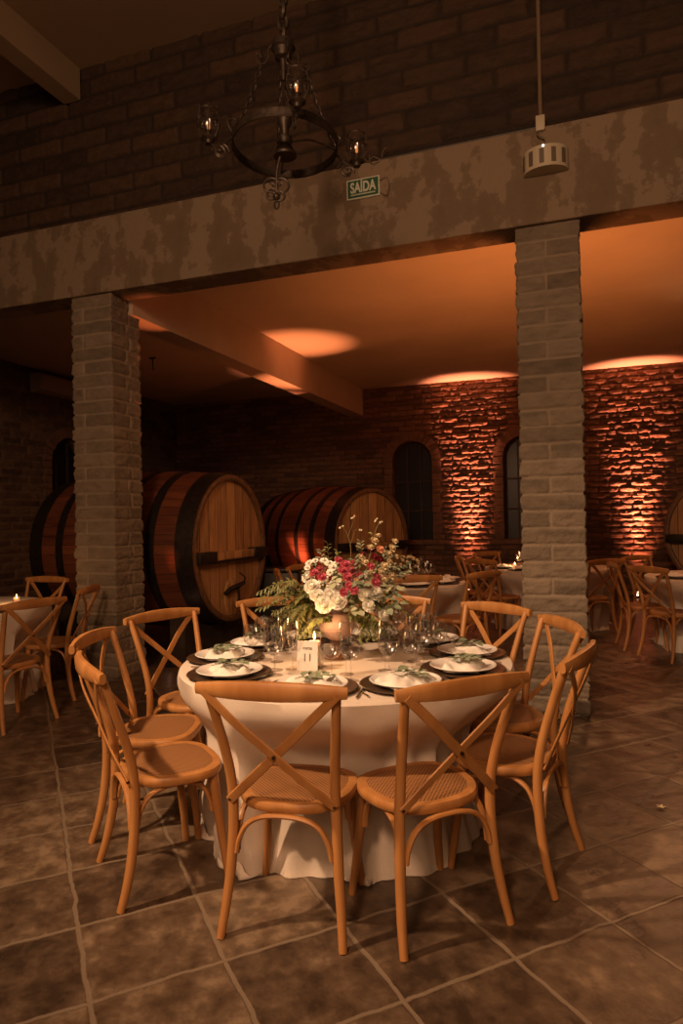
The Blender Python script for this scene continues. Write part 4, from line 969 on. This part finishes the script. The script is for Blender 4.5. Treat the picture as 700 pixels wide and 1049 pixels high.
# ------------------------------------------------------------------ chandelier
def chandelier():
    cx, cy, cz = -1.542, 3.50, 3.565
    t = thing('chandelier', 'wrought iron ring chandelier with caged glass lanterns hanging from chains', 'chandelier', (cx, cy, cz))
    tilt = Matrix.Rotation(math.radians(-3), 4, Vector((.942, .335, 0))) @ Matrix.Rotation(math.radians(1.5), 4, Vector((-.335, .942, 0)))
    R = .295
    def tr(bm):
        for v in bm.verts: v.co = tilt @ v.co
    bm = NB(); N = 64; secs = [(R-.004, -.022), (R+.004, -.022), (R+.004, .022), (R-.004, .022)]; rings = []
    for r, z in secs: rings.append([bm.verts.new((r*math.cos(2*PI*k/N), r*math.sin(2*PI*k/N), z)) for k in range(N)])
    for A, B in zip(rings, rings[1:]+rings[:1]):
        for k in range(N): bm.faces.new((A[k], A[(k+1) % N], B[(k+1) % N], B[k]))
    for z in (-.022, .022): sweep(bm, [((R+.002)*math.cos(2*PI*k/N), (R+.002)*math.sin(2*PI*k/N), z) for k in range(N)], .005, None, 6, (0, 0, 1), closed=True)
    tr(bm); obj('ring', bm, iron, t)
    def scroll(bm, M_, sz=1, th=.007):
        pts = []
        for k in range(26):
            a = 2.6*PI*k/25; r = .012+.032*(1-k/25)**.9; pts.append(M_ @ Vector((r*math.cos(a)*sz-.03*sz, 0, r*math.sin(a)*sz)))
        sweep(bm, pts, th, th*.7, 6, (0, 1, 0))
    # direction angles of the four lantern arms; local frame of the scene
    arms = [214, 34, 121, 303]
    for ai, deg in enumerate(arms):
        a = math.radians(deg); A = Matrix.Rotation(a, 4, 'Z')
        if ai == 2: continue
        bm = NB(); pts = [(R, 0, .0), (R+.035, 0, -.035), (R+.09, 0, -.065), (R+.13, 0, -.055)]
        sweep(bm, [A @ Vector(p) for p in pts], .008, .006, 6, (0, 0, 1), 5)
        scroll(bm, A @ Matrix.Translation((R+.10, 0, -.10)), 1.0); scroll(bm, A @ Matrix.Translation((R+.03, 0, -.09)) @ Matrix.Diagonal((-1, 1, 1, 1)), 1.0)
        sweep(bm, [A @ Vector(p) for p in [(R, 0, .02), (R+.03, 0, .09), (R-.02, 0, .10), (R-.03, 0, .05)]], .006, None, 6, (0, 1, 0), 5)
        tr(bm); arm = obj('arm', bm, iron, t)
        L = thing('tmp', 'x', 'x'); 
        for kk in ('label', 'category'): del L[kk]
        L.name = 'lantern'; L.parent = t; L.location = tilt @ (A @ Vector((R+.13, 0, -.04))); L.scale = (1.1, 1.1, 1.05)
        bm = NB(); lathe(bm, [(0, -.02), (.018, -.02), (.022, -.005), (.040, .008), (.034, .018), (0, .018)], 16); lathe(bm, [(0, .018), (.014, .02), (.014, .05), (0, .052)], 12)
        lathe(bm, [(.048, .150), (.050, .155), (.046, .158), (.044, .152)], 20)
        for k in range(6):
            b = 2*PI*k/6; c, s = math.cos(b), math.sin(b); sweep(bm, [(.034*c, .034*s, .010), (.054*c, .054*s, .055), (.056*c, .056*s, .10), (.047*c, .047*s, .155)], .0028, None, 5, (0, 0, 1), 4)
            ball(bm, (.050*c, .050*s, .163), .005, 6, 5)
        sweep(bm, [(.056*math.cos(2*PI*k/20), .056*math.sin(2*PI*k/20), .085) for k in range(20)], .0028, None, 5, (0, 0, 1), closed=True)
        obj('cage', bm, iron, L)
        bm = NB(); lathe(bm, [(.024, .020), (.045, .05), (.047, .09), (.038, .14), (.0365, .14), (.0455, .09), (.0435, .05), (.022, .022)], 20); obj('glass_shade', bm, glass, L)
        bm = NB(); lathe(bm, [(0, .052), (.005, .055), (.008, .070), (.005, .088), (0, .098)], 12); obj('bulb', bm, bulb_m, L)
    # centre column, bell and hanging finial
    bm = NB(); lathe(bm, [(0, .20), (.02, .20), (.040, .18), (.042, .13), (.024, .09), (.02, .055), (.040, .045), (.044, .02), (.036, .0), (.052, -.03), (.066, -.055), (.064, -.066), (.045, -.070), (0, -.070)], 24); obj('centre_bell', bm, iron, t)
    for k in range(4):
        bm = NB(); a = 2*PI*k/4+.5; sweep(bm, [(.02*math.cos(a), .02*math.sin(a), .02), (.15*math.cos(a), .15*math.sin(a), .045), (R*math.cos(a), R*math.sin(a), .0)], .007, .005, 6, (0, 0, 1), 5); tr(bm); obj('spoke', bm, iron, t) if k < 2 else bm.free()
    bm = NB(); sweep(bm, [(-.02, -.02, -.06), (-.04, -.03, -.16), (-.045, -.03, -.28)], .008, None, 8, (0, 1, 0), 3)
    V = Matrix.Rotation(math.radians(19.6), 4, 'Z')
    scroll(bm, Matrix.Translation((-.04, -.03, -.24)) @ V @ Matrix.Diagonal((1.2, 1, 1.2, 1))); scroll(bm, Matrix.Translation((-.05, -.03, -.24)) @ V @ Matrix.Diagonal((-1.2, 1, 1.2, 1)))
    scroll(bm, Matrix.Translation((-.04, -.03, -.29)) @ V @ Matrix.Diagonal((.9, 1, .9, 1))); scroll(bm, Matrix.Translation((-.05, -.03, -.30)) @ V @ Matrix.Diagonal((-.8, 1, .8, 1)))
    ball(bm, (-.045, -.03, -.30), .022); sweep(bm, [(-.045+.014*math.cos(2*PI*k/14), -.03, -.345+.022*math.sin(2*PI*k/14)) for k in range(14)], .006, None, 6, (0, 1, 0), closed=True)
    obj('finial', bm, iron, t)
    # crown, hooks
    zc = .57
    bm = NB(); lathe(bm, [(0, zc+.03), (.03, zc+.03), (.062, zc+.015), (.068, zc-.02), (.055, zc-.03), (.048, zc-.075), (.02, zc-.085), (.015, zc-.13), (.012, zc-.2), (0, zc-.205)], 20)
    hooks = []
    for k in range(4):
        a = math.radians(34+90*k); c, s = math.cos(a), math.sin(a)
        P = [(.06, zc), (.085, zc-.04), (.09, zc-.09), (.115, zc-.125), (.150, zc-.115), (.155, zc-.08), (.135, zc-.07), (.125, zc-.09)]
        sweep(bm, [(r*c, r*s, z) for r, z in P], .0075, .005, 6, (s, -c, 0), 4); hooks.append(Vector((.125*c, .125*s, zc-.125)))
    obj('crown', bm, iron, t)
    def chain(name, p, q, ll, th):
        p, q = Vector(p), Vector(q); n_ = max(2, int((q-p).length/(ll*.78))); bm = NB(); d = (q-p).normalized(); s = d.orthogonal().normalized(); u = d.cross(s)
        for k in range(n_):
            c = p.lerp(q, (k+.5)/n_)+Vector((0, 0, -.03*math.sin(PI*(k+.5)/n_))) if th < .006 else p.lerp(q, (k+.5)/n_); e = s if k % 2 else u; m_ = ll/2
            sweep(bm, [c+d*(m_*math.cos(2*PI*j/12))+e*(ll*.28*math.sin(2*PI*j/12)) for j in range(12)], th, None, 5, tuple(d.cross(e)), closed=True)
        obj(name, bm, iron, t)
    for k, h in enumerate(hooks):
        a = math.radians(34+90*k); chain('chain', h, tilt @ Vector((R*math.cos(a), R*math.sin(a), .03)), .045, .0045)
    chain('suspension_chain', (0, 0, zc+.03), (0, 0, HF-cz-.02), .085, .0125)
    bm = NB(); lathe(bm, [(0, HF-cz), (.06, HF-cz), (.05, HF-cz-.03), (0, HF-cz-.04)], 16); obj('ceiling_rose', bm, iron, t)
chandelier()
